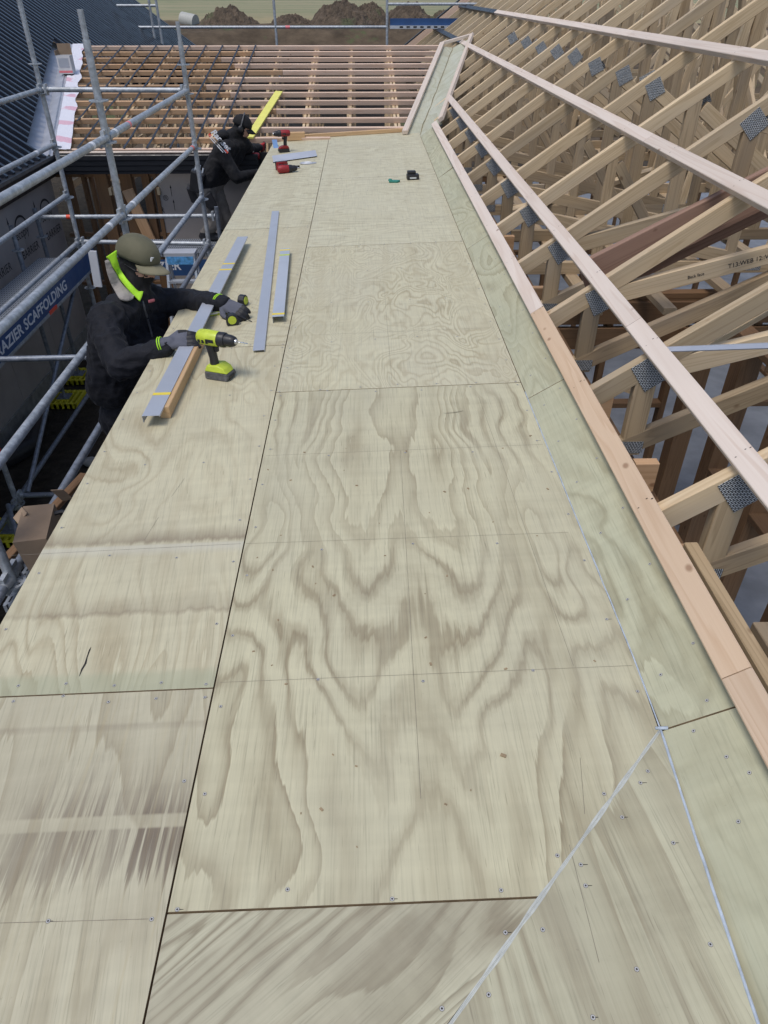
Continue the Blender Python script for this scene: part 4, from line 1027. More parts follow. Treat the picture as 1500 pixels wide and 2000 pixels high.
FW = frame_wall('brown timber framing behind the far worker at the deck end', -1.35, 10.35, 0.9, 10.35, -0.55, 5)
tag(board('angled_prop', (-1.95, 10.1, -0.38), (-1.1, 10.1, -0.85), 0.13, 0.045, M['red_beam'], n=(0,1,0)), 'reddish timber prop angled below the far worker', 'beam')
A = pz(470, 425, -2.47)

# ================================================================== SCAFFOLD beside the deck
SC = thing('scaffold', 'galvanised tube scaffold bays between the deck and the left wall', 'scaffold', (-2.5, 5.5, -2.5))
TR = 0.0245
def tube(name, a, c, r=TR, mat='galv', parent=SC, n=14):
    b = MB(); b.tube(a, c, r, n=n); ob = b.build(name, M[mat], parent, smooth=True, origin=a); return ob
def rosette(c, parent, r=0.062):
    b = MB(); c = V(c); n = 16
    for k in range(8):
        t0 = 2*math.pi*k/8
        a0, a1 = t0+R(8), t0+R(37)
        b.prism([c+V((math.cos(q)*rr, math.sin(q)*rr, -0.004)) for q, rr in ((a0,0.026),(a1,0.026),(a1,r-0.008),(a0,r-0.008))] if False else [c+V((math.cos(t0-R(9))*0.024, math.sin(t0-R(9))*0.024, -0.004)), c+V((math.cos(t0-R(6))*r, math.sin(t0-R(6))*r, -0.004)), c+V((math.cos(t0+R(6))*r, math.sin(t0+R(6))*r, -0.004)), c+V((math.cos(t0+R(9))*0.024, math.sin(t0+R(9))*0.024, -0.004))], (0,0,0.008))
    for k in range(24):
        t0, t1 = 2*math.pi*k/24, 2*math.pi*(k+1)/24
        b.prism([c+V((math.cos(q)*rr, math.sin(q)*rr, -0.0042)) for q, rr in ((t0,r-0.011),(t0,r+0.002),(t1,r+0.002),(t1,r-0.011))], (0,0,0.0084))
    b.build('rosette', M['galv'], parent)
def standard(x, y, z0, z1, nodes=(), mat='galv', spig=True):
    s = tube('standard', (x, y, z0), (x, y, z1), TR, mat)
    for z in nodes: rosette((x, y, z-0.03), s)
    if spig:
        b = MB(); b.tube((x, y, z1), (x, y, z1+0.16), 0.019, n=12); b.build('spigot', M[mat], s, smooth=True)
    return s
def ledger(a, c, mat='galv', bands=()):
    a = V(a); c = V(c); d = (c-a).normalized(); l = tube('ledger', a+d*0.03, c-d*0.03, TR*0.98, mat)
    for p in (a, c):
        s = d if p == a else -d; b = MB(); b.tube(p+s*0.022, p+s*0.085, 0.027, n=12); b.box((-.012,-.03,-.05),(.012,.03,.05), Matrix.Translation(p+s*0.05)); b.build('ledger_head', M['galv'], l, smooth=True)
    for t, m in bands:
        p = a.lerp(c, t); b = MB(); b.tube(p-d*0.022, p+d*0.022, TR*1.02, n=14); b.build('tape_band', M[m], l, smooth=True)
    return l
XI, XO = -1.76, -3.26
lev = (0.74, 0.24, -0.26, -0.76, -1.26, -1.76, -2.26)
P2t = pY(346, 42, 8.32).z; P1t = pY(150, 18, 5.5).z
standard(XI, 8.32, -2.4, P2t-0.16, (0.99,)+lev); standard(XI, 5.5, -2.4, P1t-0.16, (0.99,)+lev); standard(XI, 2.66, -2.4, 1.0, lev)
standard(XO, 8.45, -2.4, 1.75, (0.99,)+lev); standard(XO, 5.45, -2.4, 1.5, lev); standard(XO, 2.66, -2.4, 1.2, lev)
for i, z in enumerate(lev[:4]):
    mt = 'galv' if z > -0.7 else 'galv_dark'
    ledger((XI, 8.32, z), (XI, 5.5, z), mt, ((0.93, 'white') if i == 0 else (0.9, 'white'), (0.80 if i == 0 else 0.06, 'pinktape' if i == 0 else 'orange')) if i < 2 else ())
    ledger((XI, 5.5, z), (XI, 2.66, z), mt, ((0.12, 'white'),) if i < 2 else ())
    if z < 0: ledger((XI, 2.66, z), (XI, -0.2, z), mt)
for i, z in enumerate(lev[:4]):
    ledger((XO, 8.45, z), (XO, 5.45, z), 'galv', ((0.18, 'white'),) if i == 1 else ())
    ledger((XO, 5.45, z), (XO, 2.66, z), 'galv')
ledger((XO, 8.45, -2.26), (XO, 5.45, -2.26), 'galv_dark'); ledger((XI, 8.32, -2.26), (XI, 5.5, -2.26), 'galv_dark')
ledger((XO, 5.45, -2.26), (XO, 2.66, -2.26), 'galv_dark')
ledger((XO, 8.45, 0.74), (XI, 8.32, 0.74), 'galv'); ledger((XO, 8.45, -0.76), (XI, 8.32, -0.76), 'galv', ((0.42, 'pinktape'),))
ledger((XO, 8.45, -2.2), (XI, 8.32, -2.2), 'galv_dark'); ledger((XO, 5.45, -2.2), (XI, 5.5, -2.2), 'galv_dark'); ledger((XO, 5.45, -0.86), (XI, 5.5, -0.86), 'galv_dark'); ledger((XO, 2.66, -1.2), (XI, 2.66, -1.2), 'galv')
b0 = V((XO+0.06, 8.42, -0.80)); tube('brace', b0, (XO+0.1, 5.5, -2.2), 0.021, 'galv_dark')
tube('brace', (XI-0.05, 2.75, -2.1), (XO, 5.3, -2.2), 0.021, 'galv_dark')
# posts by the wall
Q1 = pX(67, 407, -3.80); Q2 = pX(21, 441, -3.75)
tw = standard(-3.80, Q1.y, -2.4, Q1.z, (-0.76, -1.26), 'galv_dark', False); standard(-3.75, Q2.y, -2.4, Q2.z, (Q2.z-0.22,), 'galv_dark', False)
A = pX(70, 424, -3.78)
ledger((-3.78, A.y, A.z), (-1.70, A.y, A.z), 'galv', ((0.18, 'orange'),))
standard(-1.70, A.y, -2.4, A.z+0.1, (), 'galv_dark', False)
b = MB(); b.tube((XO, 5.45, -1.72), (XO, 5.45, -1.60), TR*1.05, n=14); b.build('tape_band', M['orange'], SC, smooth=True)
# platform planks, toe boards with lettering, base pads
for i in range(3):
    b = MB(); x = -3.72 + 0.215*i; b.box((x, 2.7, -0.955), (x+0.205, 8.35, -0.91)); b.build('plank', M['perf'], SC)
for i in range(3):
    b = MB(); y = 8.72 + 0.2*i; b.box((-3.0, y, -1.02), (-1.25, y+0.19, -0.975)); b.build('plank', M['perf'], SC)
for i in range(2):
    b = MB(); b.box((-1.68+0.25*i, 1.0, -1.42), (-1.44+0.25*i, 8.2, -1.375)); b.build('plank', M['perf'], SC)
for i in range(4): tube('bearer', (-1.76, 2.66+1.9*i, -1.45), (-1.15, 2.66+1.9*i, -1.45), 0.022, 'galv_dark')
TX = -3.06
tb = MB(); tb.box((TX-0.004, 2.7, -0.96), (TX, 8.3, -0.76)); tbo = tb.build('toe_board', M['blue'], SC)
Ge = pX(131, 560, TX); F0 = pX(4, 662, TX)
lt = text_mesh('FRAZIER SCAFFOLDING', 0.135, M['white'], 0.0006, align='RIGHT', bold=0.003)
lw = max(v.co.x for v in lt.vertices) - min(v.co.x for v in lt.vertices)
RZ = 16.2/18.0; want = (Ge.y - F0.y)/0.875
o = link('lettering', lt, tbo); place(o, frame((TX+0.001, Ge.y, -0.915), (0,1,0), (0,0,1)) @ Matrix.Diagonal((want/lw, 1, 1, 1)))
b = MB(); b.box((TX-0.012, 2.7, -0.99), (TX+0.004, 8.3, -0.962)); b.build('rail', M['galv'], tbo)
b = MB(); b.box((TX+0.002, F0.y+1.0, -0.985), (TX+0.008, F0.y+1.2, -0.95)); b.build('red_clip', M['orange'], tbo)
A = pY(330, 507, 8.68)
b = MB(); b.box((-3.0, 8.676, A.z-0.19), (-1.2, 8.68, A.z)); tb2 = b.build('toe_board', M['blue'], SC)
Rp = pY(352, 527, 8.67)
o = link('lettering', text_mesh('FRAZIER', 0.135, M['white'], 0.0006, align='RIGHT', bold=0.003), tb2); place(o, frame((Rp.x+0.01, 8.675, Rp.z), (1,0,0), (0,0,1)))
def base_pad(x, y, parent=SC):
    b = MB(); w = 0.19
    for k in range(7):
        u = -w + k*2*w/6; b.box((x+u-0.016, y-w, -2.53), (x+u+0.016, y+w, -2.465))
    b.box((x-w, y-w, -2.53), (x+w, y-w+0.04, -2.47)); b.box((x-w, y+w-0.04, -2.53), (x+w, y+w, -2.47)); b.box((x-0.07, y-0.09, -2.52), (x+0.07, y+0.09, -2.462))
    p = b.build('base_pad', M['yellow'], parent)
    b = MB(); b.box((x-0.075, y-0.075, -2.46), (x+0.075, y+0.075, -2.452)); b.tube((x, y, -2.455), (x, y, -2.3), 0.018); b.build('base_jack', M['galv_dark'], p)
for q in ((155,735),(128,780),(25,1040)):
    A = pz(q[0], q[1], -2.5); base_pad(A.x, A.y)
for x, y in ((XO, 5.45), (XI, 2.66), (XI, 5.5), (XI, 8.32)): 
    if (x, y) != (XO, 5.45): base_pad(x, y)

# step ladder standing in front of the far toe board
LY = 8.0
LT = [pY(326, 496, LY), pY(378, 496, LY)]
LD = thing('step_ladder', 'pale aluminium step ladder with a blue label on its top', 'ladder', (LT[0].x, LY, -2.5))
for s, p in zip((-1, 1), LT):
    board('side_rail', (p.x, LY, p.z), (p.x + s*0.09, LY-0.35, -2.5), 0.03, 0.07, M['alu'], LD, n=(0,1,0))
    board('rear_leg', (p.x, LY+0.03, p.z), (p.x + s*0.06, LY+0.55, -2.5), 0.025, 0.045, M['alu'], LD, n=(0,1,0))
for k in range(6):
    z = LT[0].z - 0.27*(k+1); t = (LT[0].z - z)/(LT[0].z+2.5)
    b = MB(); b.box((LT[0].x-0.09*t, LY-0.35*t-0.04, z-0.025), (LT[1].x+0.09*t, LY-0.35*t+0.04, z)); b.build('step', M['alu'], LD)
b = MB(); b.box((LT[0].x-0.02, LY-0.05, LT[0].z-0.015), (LT[1].x+0.02, LY+0.13, LT[0].z+0.02)); b.build('top_cap', M['flash_white'], LD)
b = MB(); b.box((LT[0].x, LY-0.053, LT[0].z-0.10), (LT[1].x, LY-0.045, LT[0].z-0.016)); b.build('label', plain('blue_label', (0.10,0.32,0.60), 0.5, var=0.5, vscale=22), LD)
A = pY(180, 490, 7.6); C2 = pY(192, 560, 7.6)
tag(board('white_board', A, C2, 0.085, 0.02, M['white'], n=(0,1,0.3)), 'short white grooved board leaning behind the near worker', 'board')
# cardboard box torn open on the near platform, dark timbers beside it, coil of hose
BX = pY(85, 1005, 2.95)
CB = thing('cardboard_box', 'torn open brown cardboard box at the left edge of the deck', 'box', (BX.x, BX.y, BX.z-0.15))
def quadpart(name, pts, mat, th=0.005):
    b = MB(); p = [V(q) for q in pts]; nrm = (p[1]-p[0]).cross(p[2]-p[0]).normalized(); b.prism(p, nrm*th); return b.build(name, mat, CB)
c0, c1, c2 = pY(45,990,2.95), pY(106,984,3.02), pY(90,1052,2.74); c3 = c0 + (c2-c1)
quadpart('lid_flap', (c0, c1, c2, c3), M['card'])
dn = V((0.03, 0.01, -0.26))
quadpart('side_wall', (c1, c1+dn, c2+dn, c2), M['card'])
quadpart('end_wall', (c0, c1, c1+dn, c0+dn), M['card'])
quadpart('front_wall', (c3, c2, c2+dn, c3+dn), M['card'])
f0, f1, f2 = pY(99,958,3.16), pY(123,957,3.18), pY(142,974,3.22); quadpart('lid_flap', (f0, f1, f2, f0+(f2-f1)*1.25), M['card'])
f0, f1, f2 = pY(44,991,2.94), pY(27,1012,2.90), pY(37,1024,2.85); quadpart('lid_flap', (f0, f1, f2, f0+(f2-f1)), M['card'])
f0, f1, f2 = pY(92,1040,2.98), pY(128,1024,3.02), pY(131,1056,2.96); quadpart('inner_wall', (f0, f1, f2, f0+(f2-f1)), M['card'])
lowz = min((c+dn).z for c in (c0, c1, c2, c3)); cm = (c0+c1+c2+c3)/4 + dn
b = MB(); b.box((cm.x-0.16, cm.y-0.30, lowz-0.05), (cm.x+0.30, cm.y+0.30, lowz-0.004)); b.build('plank', M['perf'], SC)
for yy in (-0.2, 0.2): tube('bearer', (XI, cm.y+yy, lowz-0.075), (XI+0.55, cm.y+yy, lowz-0.075), 0.02, 'galv_dark')
b = MB(); hp = [pY(110, 1045, 2.85) + V((0.11*math.cos(t), 0.13*math.sin(t), 0.05*math.sin(t))) for t in [i*0.4 for i in range(17)]]
b.path(hp, 0.012, 8); tag(b.build('hose_loop', M['black_plastic'], smooth=True, origin=hp[0]), 'black hose loop hanging in the torn cardboard box', 'hose')
A = pY(165, 928, 3.5); 
tag(board('dark_board', A, A+V((-0.20, -0.75, -0.05)), 0.05, 0.03, M['stud']), 'dark timber length lying on the platform behind the cardboard box', 'board')
b = MB(); A = pz(178, 902, -2.5); b.ball(A, (0.09, 0.07, 0.05)); tag(b.build('stone', M['footing'], smooth=True, origin=A), 'grey stone on the dark soil beside the deck', 'stone')
b = MB(); pts = [pz(x, y, -2.47) for x, y in ((85,800),(70,840),(60,870),(30,885),(5,900),(-30,905))]; b.path(pts, [0.05,0.11,0.09,0.12,0.1,0.12], 10)
tag(b.build('black_sheeting', M['black_plastic'], smooth=True, origin=pts[0]), 'crumpled black plastic sheeting along the foot of the left wall', 'plastic sheet')

# far scaffold beyond the roofs
FS = thing('scaffold', 'distant galvanised scaffold rails behind the link roof', 'scaffold', (-1, 20, -2.5))
FY = 20.0
fx = {}
for px in (538, 756, 312):
    fx[px] = pY(px, 50, FY).x; tube('standard', (fx[px], FY, -2.5), (fx[px], FY, 2.2), 0.03, 'galv', FS)
tube('standard', (fx[312]-0.16, FY, -2.5), (fx[312]-0.16, FY, 2.2), 0.03, 'galv', FS)
zr = pY(600, 53, FY).z; zr2 = pY(820, 8, FY).z
tube('ledger', (fx[312]-0.6, FY, zr), (fx[756], FY, zr), 0.03, 'galv', FS); tube('ledger', (fx[756], FY, zr2), (fx[756]+2.2, FY, zr2), 0.028, 'galv', FS)
tube('ledger', (fx[312]-0.9, FY, pY(300,11,FY).z), (fx[312], FY, pY(300,11,FY).z), 0.028, 'galv', FS)
b = MB(); b.tube((pY(562,53,FY).x-0.05, FY, zr), (pY(562,53,FY).x+0.05, FY, zr), 0.033); b.build('tape_band', M['pinktape'], FS)
A = pY(762, 36, FY); C2 = pY(872, 50, FY); b = MB(); b.box((A.x, FY+0.05, C2.z), (C2.x+0.4, FY+0.07, A.z)); b.build('toe_board', M['blue'], FS)
A = pY(762, 50, FY); C2 = pY(872, 56, FY); b = MB(); b.box((A.x, FY-0.02, C2.z), (C2.x+0.4, FY+0.4, A.z)); b.build('plank', M['flash_white'], FS)
b = MB()
for k in range(14): b.box((A.x+0.22+0.16*k, FY-0.024, C2.z+0.018), (A.x+0.30+0.16*k, FY-0.021, C2.z+0.05))
b.build('plank_slots', M['dark'], FS)['kind'] = 'stuff'

# ================================================================== THINGS ON THE DECK
def along(p, q): return (V(q)-V(p))
def angle_strip(name, lbl, a, c, w, lip, mat, bands=(), side=1, cat='flashing', t=0.0012):
    """folded L flashing: flat face of width w from a to c, with a lip folded down on one side"""
    a = V(a); c = V(c); d = (c-a).normalized(); up = V((-TILT,0,1)); s = d.cross(up).normalized(); L = (c-a).length
    b = MB(); h = w/2
    pr = [(-h, 0), (h, 0), (h, -lip), (h-t, -lip), (h-t, -t), (-h+t, -t), (-h+t, -lip*0.25), (-h, -lip*0.25)] if side > 0 else [(-h, -lip), (-h, 0), (h, 0), (h, -lip*.25), (h-t, -lip*.25), (h-t, -t), (-h+t, -t), (-h+t, -lip)]
    b.prism([a + s*x + up*z for x, z in pr], d*L)
    r = thing(name, lbl, cat, a); b.build('folded_sheet', mat, r)
    for tt, m in bands:
        p = a + d*L*tt; b = MB(); b.box((-h-.0015, -0.012, -0.001), (h+.0015, 0.012, 0.0012), frame(p, s, d)); b.build('tape', M[m], r)
    return r
zs = 0.062
A = pd(294, 812, zs); C2 = pd(474, 462, zs)
angle_strip('flashing_strip', 'long blue grey flashing strip propped on a timber, under the worker hands', A, C2, 0.078, 0.035, M['flash'], ((0.075, 'tape_y'), (0.72, 'tape_y'), (0.765, 'tape_y')), side=-1)
A = pd(322, 806, 0.030); C2 = pd(392, 662, 0.030)
tag(board('timber_packer', A + V((0.0,0,0)), C2, 0.045, 0.055, M['block']), 'short fresh pine block supporting the near end of the flashing strip', 'block')
A = pd(505, 684, 0.014); C2 = pd(538, 412, 0.014)
angle_strip('flashing_strip', 'straight blue grey flashing strip lying alone on the deck', A, C2, 0.062, 0.013, M['flash'])
A = pd(543, 618, 0.04); C2 = pd(557, 485, 0.04)
angle_strip('flashing_strip', 'short silver angle flashing with lime tape beside the long strip', A, C2, 0.068, 0.038, M['flash_white'], ((0.88, 'lime'), (0.97, 'tape_y'), (0.03, 'tape_y')), side=-1)

# lime drill standing on its battery
def drill(loc, rz, lbl, body, dark, name='cordless_drill', sc_=1.0, lying=False, bitlen=0.055, base='grey_plastic'):
    r = thing(name, lbl, 'power drill', loc)
    W = Matrix.Translation(V(loc)) @ Matrix.Rotation(rz, 4, 'Z') @ Matrix.Scale(sc_, 4)
    if lying: W = W @ Matrix.Translation((0,0,0.036)) @ Matrix.Rotation(R(90), 4, 'X') @ Matrix.Translation((0,0,-0.0))
    def part(nm, b, m, sm=True, bev=0.0, par=r):
        o = b.build(nm, m if isinstance(m, list) else M[m], par, smooth=sm)
        for v in o.data.vertices: pass
        o.data.transform(W); 
        if bev: md = o.modifiers.new('edge', 'BEVEL'); md.width = bev; md.segments = 2; md.limit_method = 'ANGLE'
        return o
    b = MB(); b.prism([(-0.052,-0.037,0),(0.062,-0.037,0),(0.07,-0.03,0.018),(0.066,-0.034,0.036),(-0.05,-0.037,0.036)], (0,0.074,0)); ba = part('battery', b, base, False, 0.005)
    b = MB(); b.box((0.063,-0.022,0.008),(0.0715,0.022,0.026)); part('latch', b, 'black_plastic', False, 0.002, ba)
    b = MB(); b.prism([(-0.052,-0.036,0.036),(0.066,-0.034,0.036),(0.05,-0.030,0.056),(0.018,-0.024,0.068),(-0.04,-0.028,0.064)], (0,0.068,0)); part('battery_shoe', b, body, False, 0.006)
    b = MB(); b.path([(-0.012,0,0.055),(-0.014,0,0.10),(-0.022,0,0.15),(-0.026,0,0.175)], [0.021,0.0195,0.021,0.024], 14); part('grip', b, dark)
    b = MB(); b.prism([(0.0,-0.008,0.125),(0.018,-0.008,0.128),(0.02,-0.008,0.15),(0.002,-0.008,0.155)], (0,0.016,0)); part('trigger', b, 'black_plastic', False, 0.003)
    Ax = Matrix.Translation((-0.075,0,0.19)) @ Matrix.Rotation(R(90), 4, 'Y')
    b = MB(); b.lathe([(0.012,-0.004),(0.026,0.0),(0.034,0.012),(0.036,0.05),(0.035,0.095),(0.033,0.105)], 20, Ax); bo = part('motor_housing', b, body)
    b = MB()
    for s in (-1, 1):
        for k in range(3): b.box((-0.06+0.02*k, s*0.0345-0.003, 0.175), (-0.05+0.02*k, s*0.0345+0.003, 0.19))
        b.box((-0.02, s*0.035-0.0025, 0.182), (0.02, s*0.035+0.0025, 0.196))
    part('vent_slots', b, 'black_plastic', False, 0, bo)
    b = MB(); b.lathe([(0.0335,0.105),(0.034,0.135),(0.031,0.14)], 20, Ax); part('torque_ring', b, 'black_plastic')
    b = MB(); b.lathe([(0.028,0.14),(0.0275,0.165),(0.022,0.185),(0.017,0.19)], 16, Ax); part('chuck', b, 'black_plastic')
    b = MB(); b.lathe([(0.013,0.19),(0.011,0.197),(0.006,0.199)], 14, Ax); part('chuck_jaw', b, 'chrome')
    if bitlen:
        b = MB(); b.path([Ax @ V((0.0008*math.cos(i*1.6), 0.0008*math.sin(i*1.6), 0.197+bitlen*i/16)) for i in range(17)], [0.0028]*8+[0.0024]*8+[0.0008], 6); part('drill_bit', b, 'chrome')
    return r
A = pd(428, 737); A = A + V((0,0,0.002))
drill(A, R(-22), 'lime green and black cordless drill standing on its battery', 'lime', 'black_plastic', sc_=1.08)
# tape measure
def tape_measure(loc, rz, lbl):
    r = thing('tape_measure', lbl, 'tape measure', loc)
    W = Matrix.Translation(V(loc)) @ Matrix.Rotation(rz, 4, 'Z')
    pr = [(-0.034,0.0),(0.036,0.0),(0.038,0.02),(0.03,0.05),(0.012,0.064),(-0.016,0.062),(-0.034,0.04)]
    b = MB(); b.prism([(x,-0.021,z) for x,z in pr], (0,0.042,0)); o = b.build('case', M['black_plastic'], r, bevel=0.006); o.data.transform(W)
    for s in (-1,1):
        b = MB(); b.tube((0,s*0.0195,0.031),(0,s*0.0235,0.031),0.024,n=20); o = b.build('lime_disc', M['lime'], r, smooth=True); o.data.transform(W)
    b = MB(); b.box((0.035,-0.011,0.004),(0.046,0.011,0.0075)); o = b.build('blade_hook', M['chrome'], r); o.data.transform(W)
A = pd(454, 633, 0.004)
W0 = len(bpy.data.objects)
tm_r = tape_measure(A, R(15), 'black tape measure with lime disc lying by the worker glove')
A = pd(474, 600, 0.0)
tape_measure(A + V((0,0.03,0.002)), R(70), 'lime sided tape measure tucked just behind the far glove')
A = pd(426, 612, 0.003)
b = MB()
for k in range(3): b.box((-0.055,-0.022,0.006*k),(0.055,0.022,0.006*k+0.005), Matrix.Translation(A+V((0.004*k,0,0))) @ Matrix.Rotation(R(18+5*k),4,'Z'))
b.m = 1; b.box((-0.056,-0.024,-0.002),(0.056,-0.0225,0.019), Matrix.Translation(A) @ Matrix.Rotation(R(18),4,'Z'))
tag(b.build('folded_papers', [M['white'], M['lime']], origin=A), 'white folded papers with a lime edge half under the flashing', 'paper')
# far tool cluster
A = pd(556, 297); drill(A + V((0,0,0.002)), R(200), 'red and black impact driver standing upright by the far worker', 'red', 'black_plastic', 'impact_driver', 1.05, False, 0.0, 'black_plastic')
A = pd(548, 331); drill(A + V((0,0,0.003)), R(20), 'red and black drill lying on its side near the far worker', 'red', 'black_plastic', 'cordless_drill', 1.1, True, 0.03, 'black_plastic')
q = [pd(531, 304, 0.05), pd(534, 315, 0.01), pd(619, 303, 0.012), pd(616, 293, 0.05)]
b = MB(); b.prism(q, (0.0, 0.012, -0.003)); b.prism([pd(534,316,0.002), pd(534,315,0.012), pd(619,303,0.014), pd(619,304,0.004)], (0,-0.05,-0.001))
tag(b.build('flashing_offcut', M['flash_white'], origin=q[1]), 'grey sheet metal offcut lying behind the far red drill', 'flashing')
A = pd(600, 319, 0.006); b = MB(); b.ball(A, (0.085,0.045,0.016), nu=16); b.m = 1; b.ball(A+V((0.01,-0.01,0.012)), (0.045,0.02,0.009)); b.m = 0; b.ball(A+V((0.075,0.02,0)), (0.03,0.02,0.01))
tag(b.build('plastic_packet', [M['flash'], M['white']], smooth=True, origin=A), 'pale blue and white crumpled plastic packet near the far tools', 'packet')
A = pd(572, 329, 0.002); b = MB(); b.prism([A+V((-.06,-.025,0)), A+V((.03,-.03,0)), A+V((.075,.015,0)), A+V((-.055,.01,0))], (0,0,0.028)); b.m = 1; b.box((-.05,-.012,.0285),(.02,.0,.031), Matrix.Translation(A))
tag(b.build('utility_tool', [M['black_plastic'], M['red']], origin=A, bevel=0.004), 'small black and dark red hand tool beside the lying drill', 'hand tool')
A = pd(541, 296, 0.0); Bq = pd(535, 278, 0.0)
b = MB(); b.box((-0.03,-0.10,0),(0.03,0.10,0.004), Matrix.Translation(A.lerp(Bq,0.5)+V((0,0,0.03))) @ Matrix.Rotation(R(10),4,'Z') @ Matrix.Rotation(R(20),4,'X'))
tag(b.build('metal_bracket', plain('blue_bracket', (0.22,0.36,0.60), 0.4, 0.3), origin=A), 'small blue metal bracket lying at the deck end', 'bracket')
A = pd(578, 270, 0.03); tag(board('timber_offcut', A+V((-0.11,0.02,0.02)), A+V((0.11,0.05,0.02)), 0.09, 0.09, M['block']), 'square pine offcut with nails standing by the far batten', 'block')
A = pd(806, 350, 0.001)
BT = thing('drill_battery', 'black drill battery pack standing on the pale plywood', 'battery', A)
for nm, a, c, m in (('case', (-0.06,-0.04,0), (0.06,0.04,0.05), 'black_plastic'), ('terminal_block', (-0.055,-0.02,0.05), (0.03,0.034,0.078), 'black_plastic'), ('label', (-0.035,-0.0415,0.012), (0.03,-0.0402,0.026), 'alu')):
    b = MB(); b.box(a, c, Matrix.Translation(A) @ Matrix.Rotation(R(6),4,'Z')); b.build(nm, M[m], BT, bevel=0.008 if nm != 'label' else 0)
A = pd(770, 356, 0.001); b = MB(); b.prism([A+V((-.055,-.02,0)), A+V((.03,-.035,0)), A+V((.06,.01,0)), A+V((-.03,.03,0))], (0,0,0.02)); b.ball(A+V((-.04,0,.02)), (.02,.02,.014))
tag(b.build('green_clip', M['green'], origin=A, bevel=0.005), 'small green plastic piece beside the black battery', 'plastic piece')
A = lp(487, 272); C2 = lp(545, 182)
b = MB(); tag(board('yellow_board', A+V((0,0,0.018)), C2+V((0,0,0.018)), 0.11, 0.02, M['yellow_timber'], n=ln), 'bright yellow board lying up the link roof battens', 'board')
# wood chips on the sheets
b = MB()
for k in range(45):
    x = random.uniform(-0.42, 0.7); y = random.uniform(0.55, 2.6)
    if x > mit_x(y) - 0.02 and y < 1.15: continue
    s = random.uniform(0.0012, 0.003); a = random.uniform(0, 6.3); c = V((x, y, deck_z(x)+0.0006))
    b.box((-s*1.8,-s,0),(s*1.8,s,s*.6), Matrix.Translation(c) @ Matrix.Rotation(a,4,'Z'))
c = pd(983, 1476, 0.001); b.box((-.007,-.004,0),(.007,.004,.003), Matrix.Translation(c) @ Matrix.Rotation(R(-25),4,'Z'))
tag(b.build('wood_chips', M['ply_edge'], origin=(0,1,0)), 'scattered pale wood chips on the plywood', 'wood chips', kind='stuff')

# ================================================================== PEOPLE
def skin_mesh(name, b, mats, voxel, smooth_it=6, wrinkle=0.0, wscale=0.08, assign=None):
    me = bpy.data.meshes.new(name+'_raw'); me.from_pydata(b.v, [], b.f)
    bm = bmesh.new(); bm.from_mesh(me); bmesh.ops.recalc_face_normals(bm, faces=bm.faces); bm.to_mesh(me); bm.free()
    ob = bpy.data.objects.new('tmp', me); col.objects.link(ob)
    md = ob.modifiers.new('r', 'REMESH'); md.mode = 'VOXEL'; md.voxel_size = voxel
    ms = ob.modifiers.new('s', 'SMOOTH'); ms.factor = 0.5; ms.iterations = smooth_it
    dg = bpy.context.evaluated_depsgraph_get(); me2 = bpy.data.meshes.new_from_object(ob.evaluated_get(dg))
    bpy.data.objects.remove(ob); me2.name = name
    if wrinkle:
        ns = [v.normal.copy() for v in me2.vertices]
        for v, n in zip(me2.vertices, ns):
            p = v.co; q = V((p.x/wscale, p.y/wscale, p.z/wscale))
            f = mnoise.noise(q) * 0.6 + 0.5*(1-abs(mnoise.noise(q*1.7 + V((3,1,7))))*2.2) + 0.25*mnoise.noise(q*3.1)
            v.co = p + n*(wrinkle*f)
    me2.materials.clear()
    for m in mats: me2.materials.append(m)
    for p in me2.polygons:
        p.use_smooth = True; p.material_index = assign(p.center) if assign else 0
    return me2
def chain(b, pts):            # pts: (point, radius)
    for (a, ra), (c, rc) in zip(pts[:-1], pts[1:]): b.capsule(a, c, ra, rc)
def lerp(a, c, t): return V(a).lerp(V(c), t)
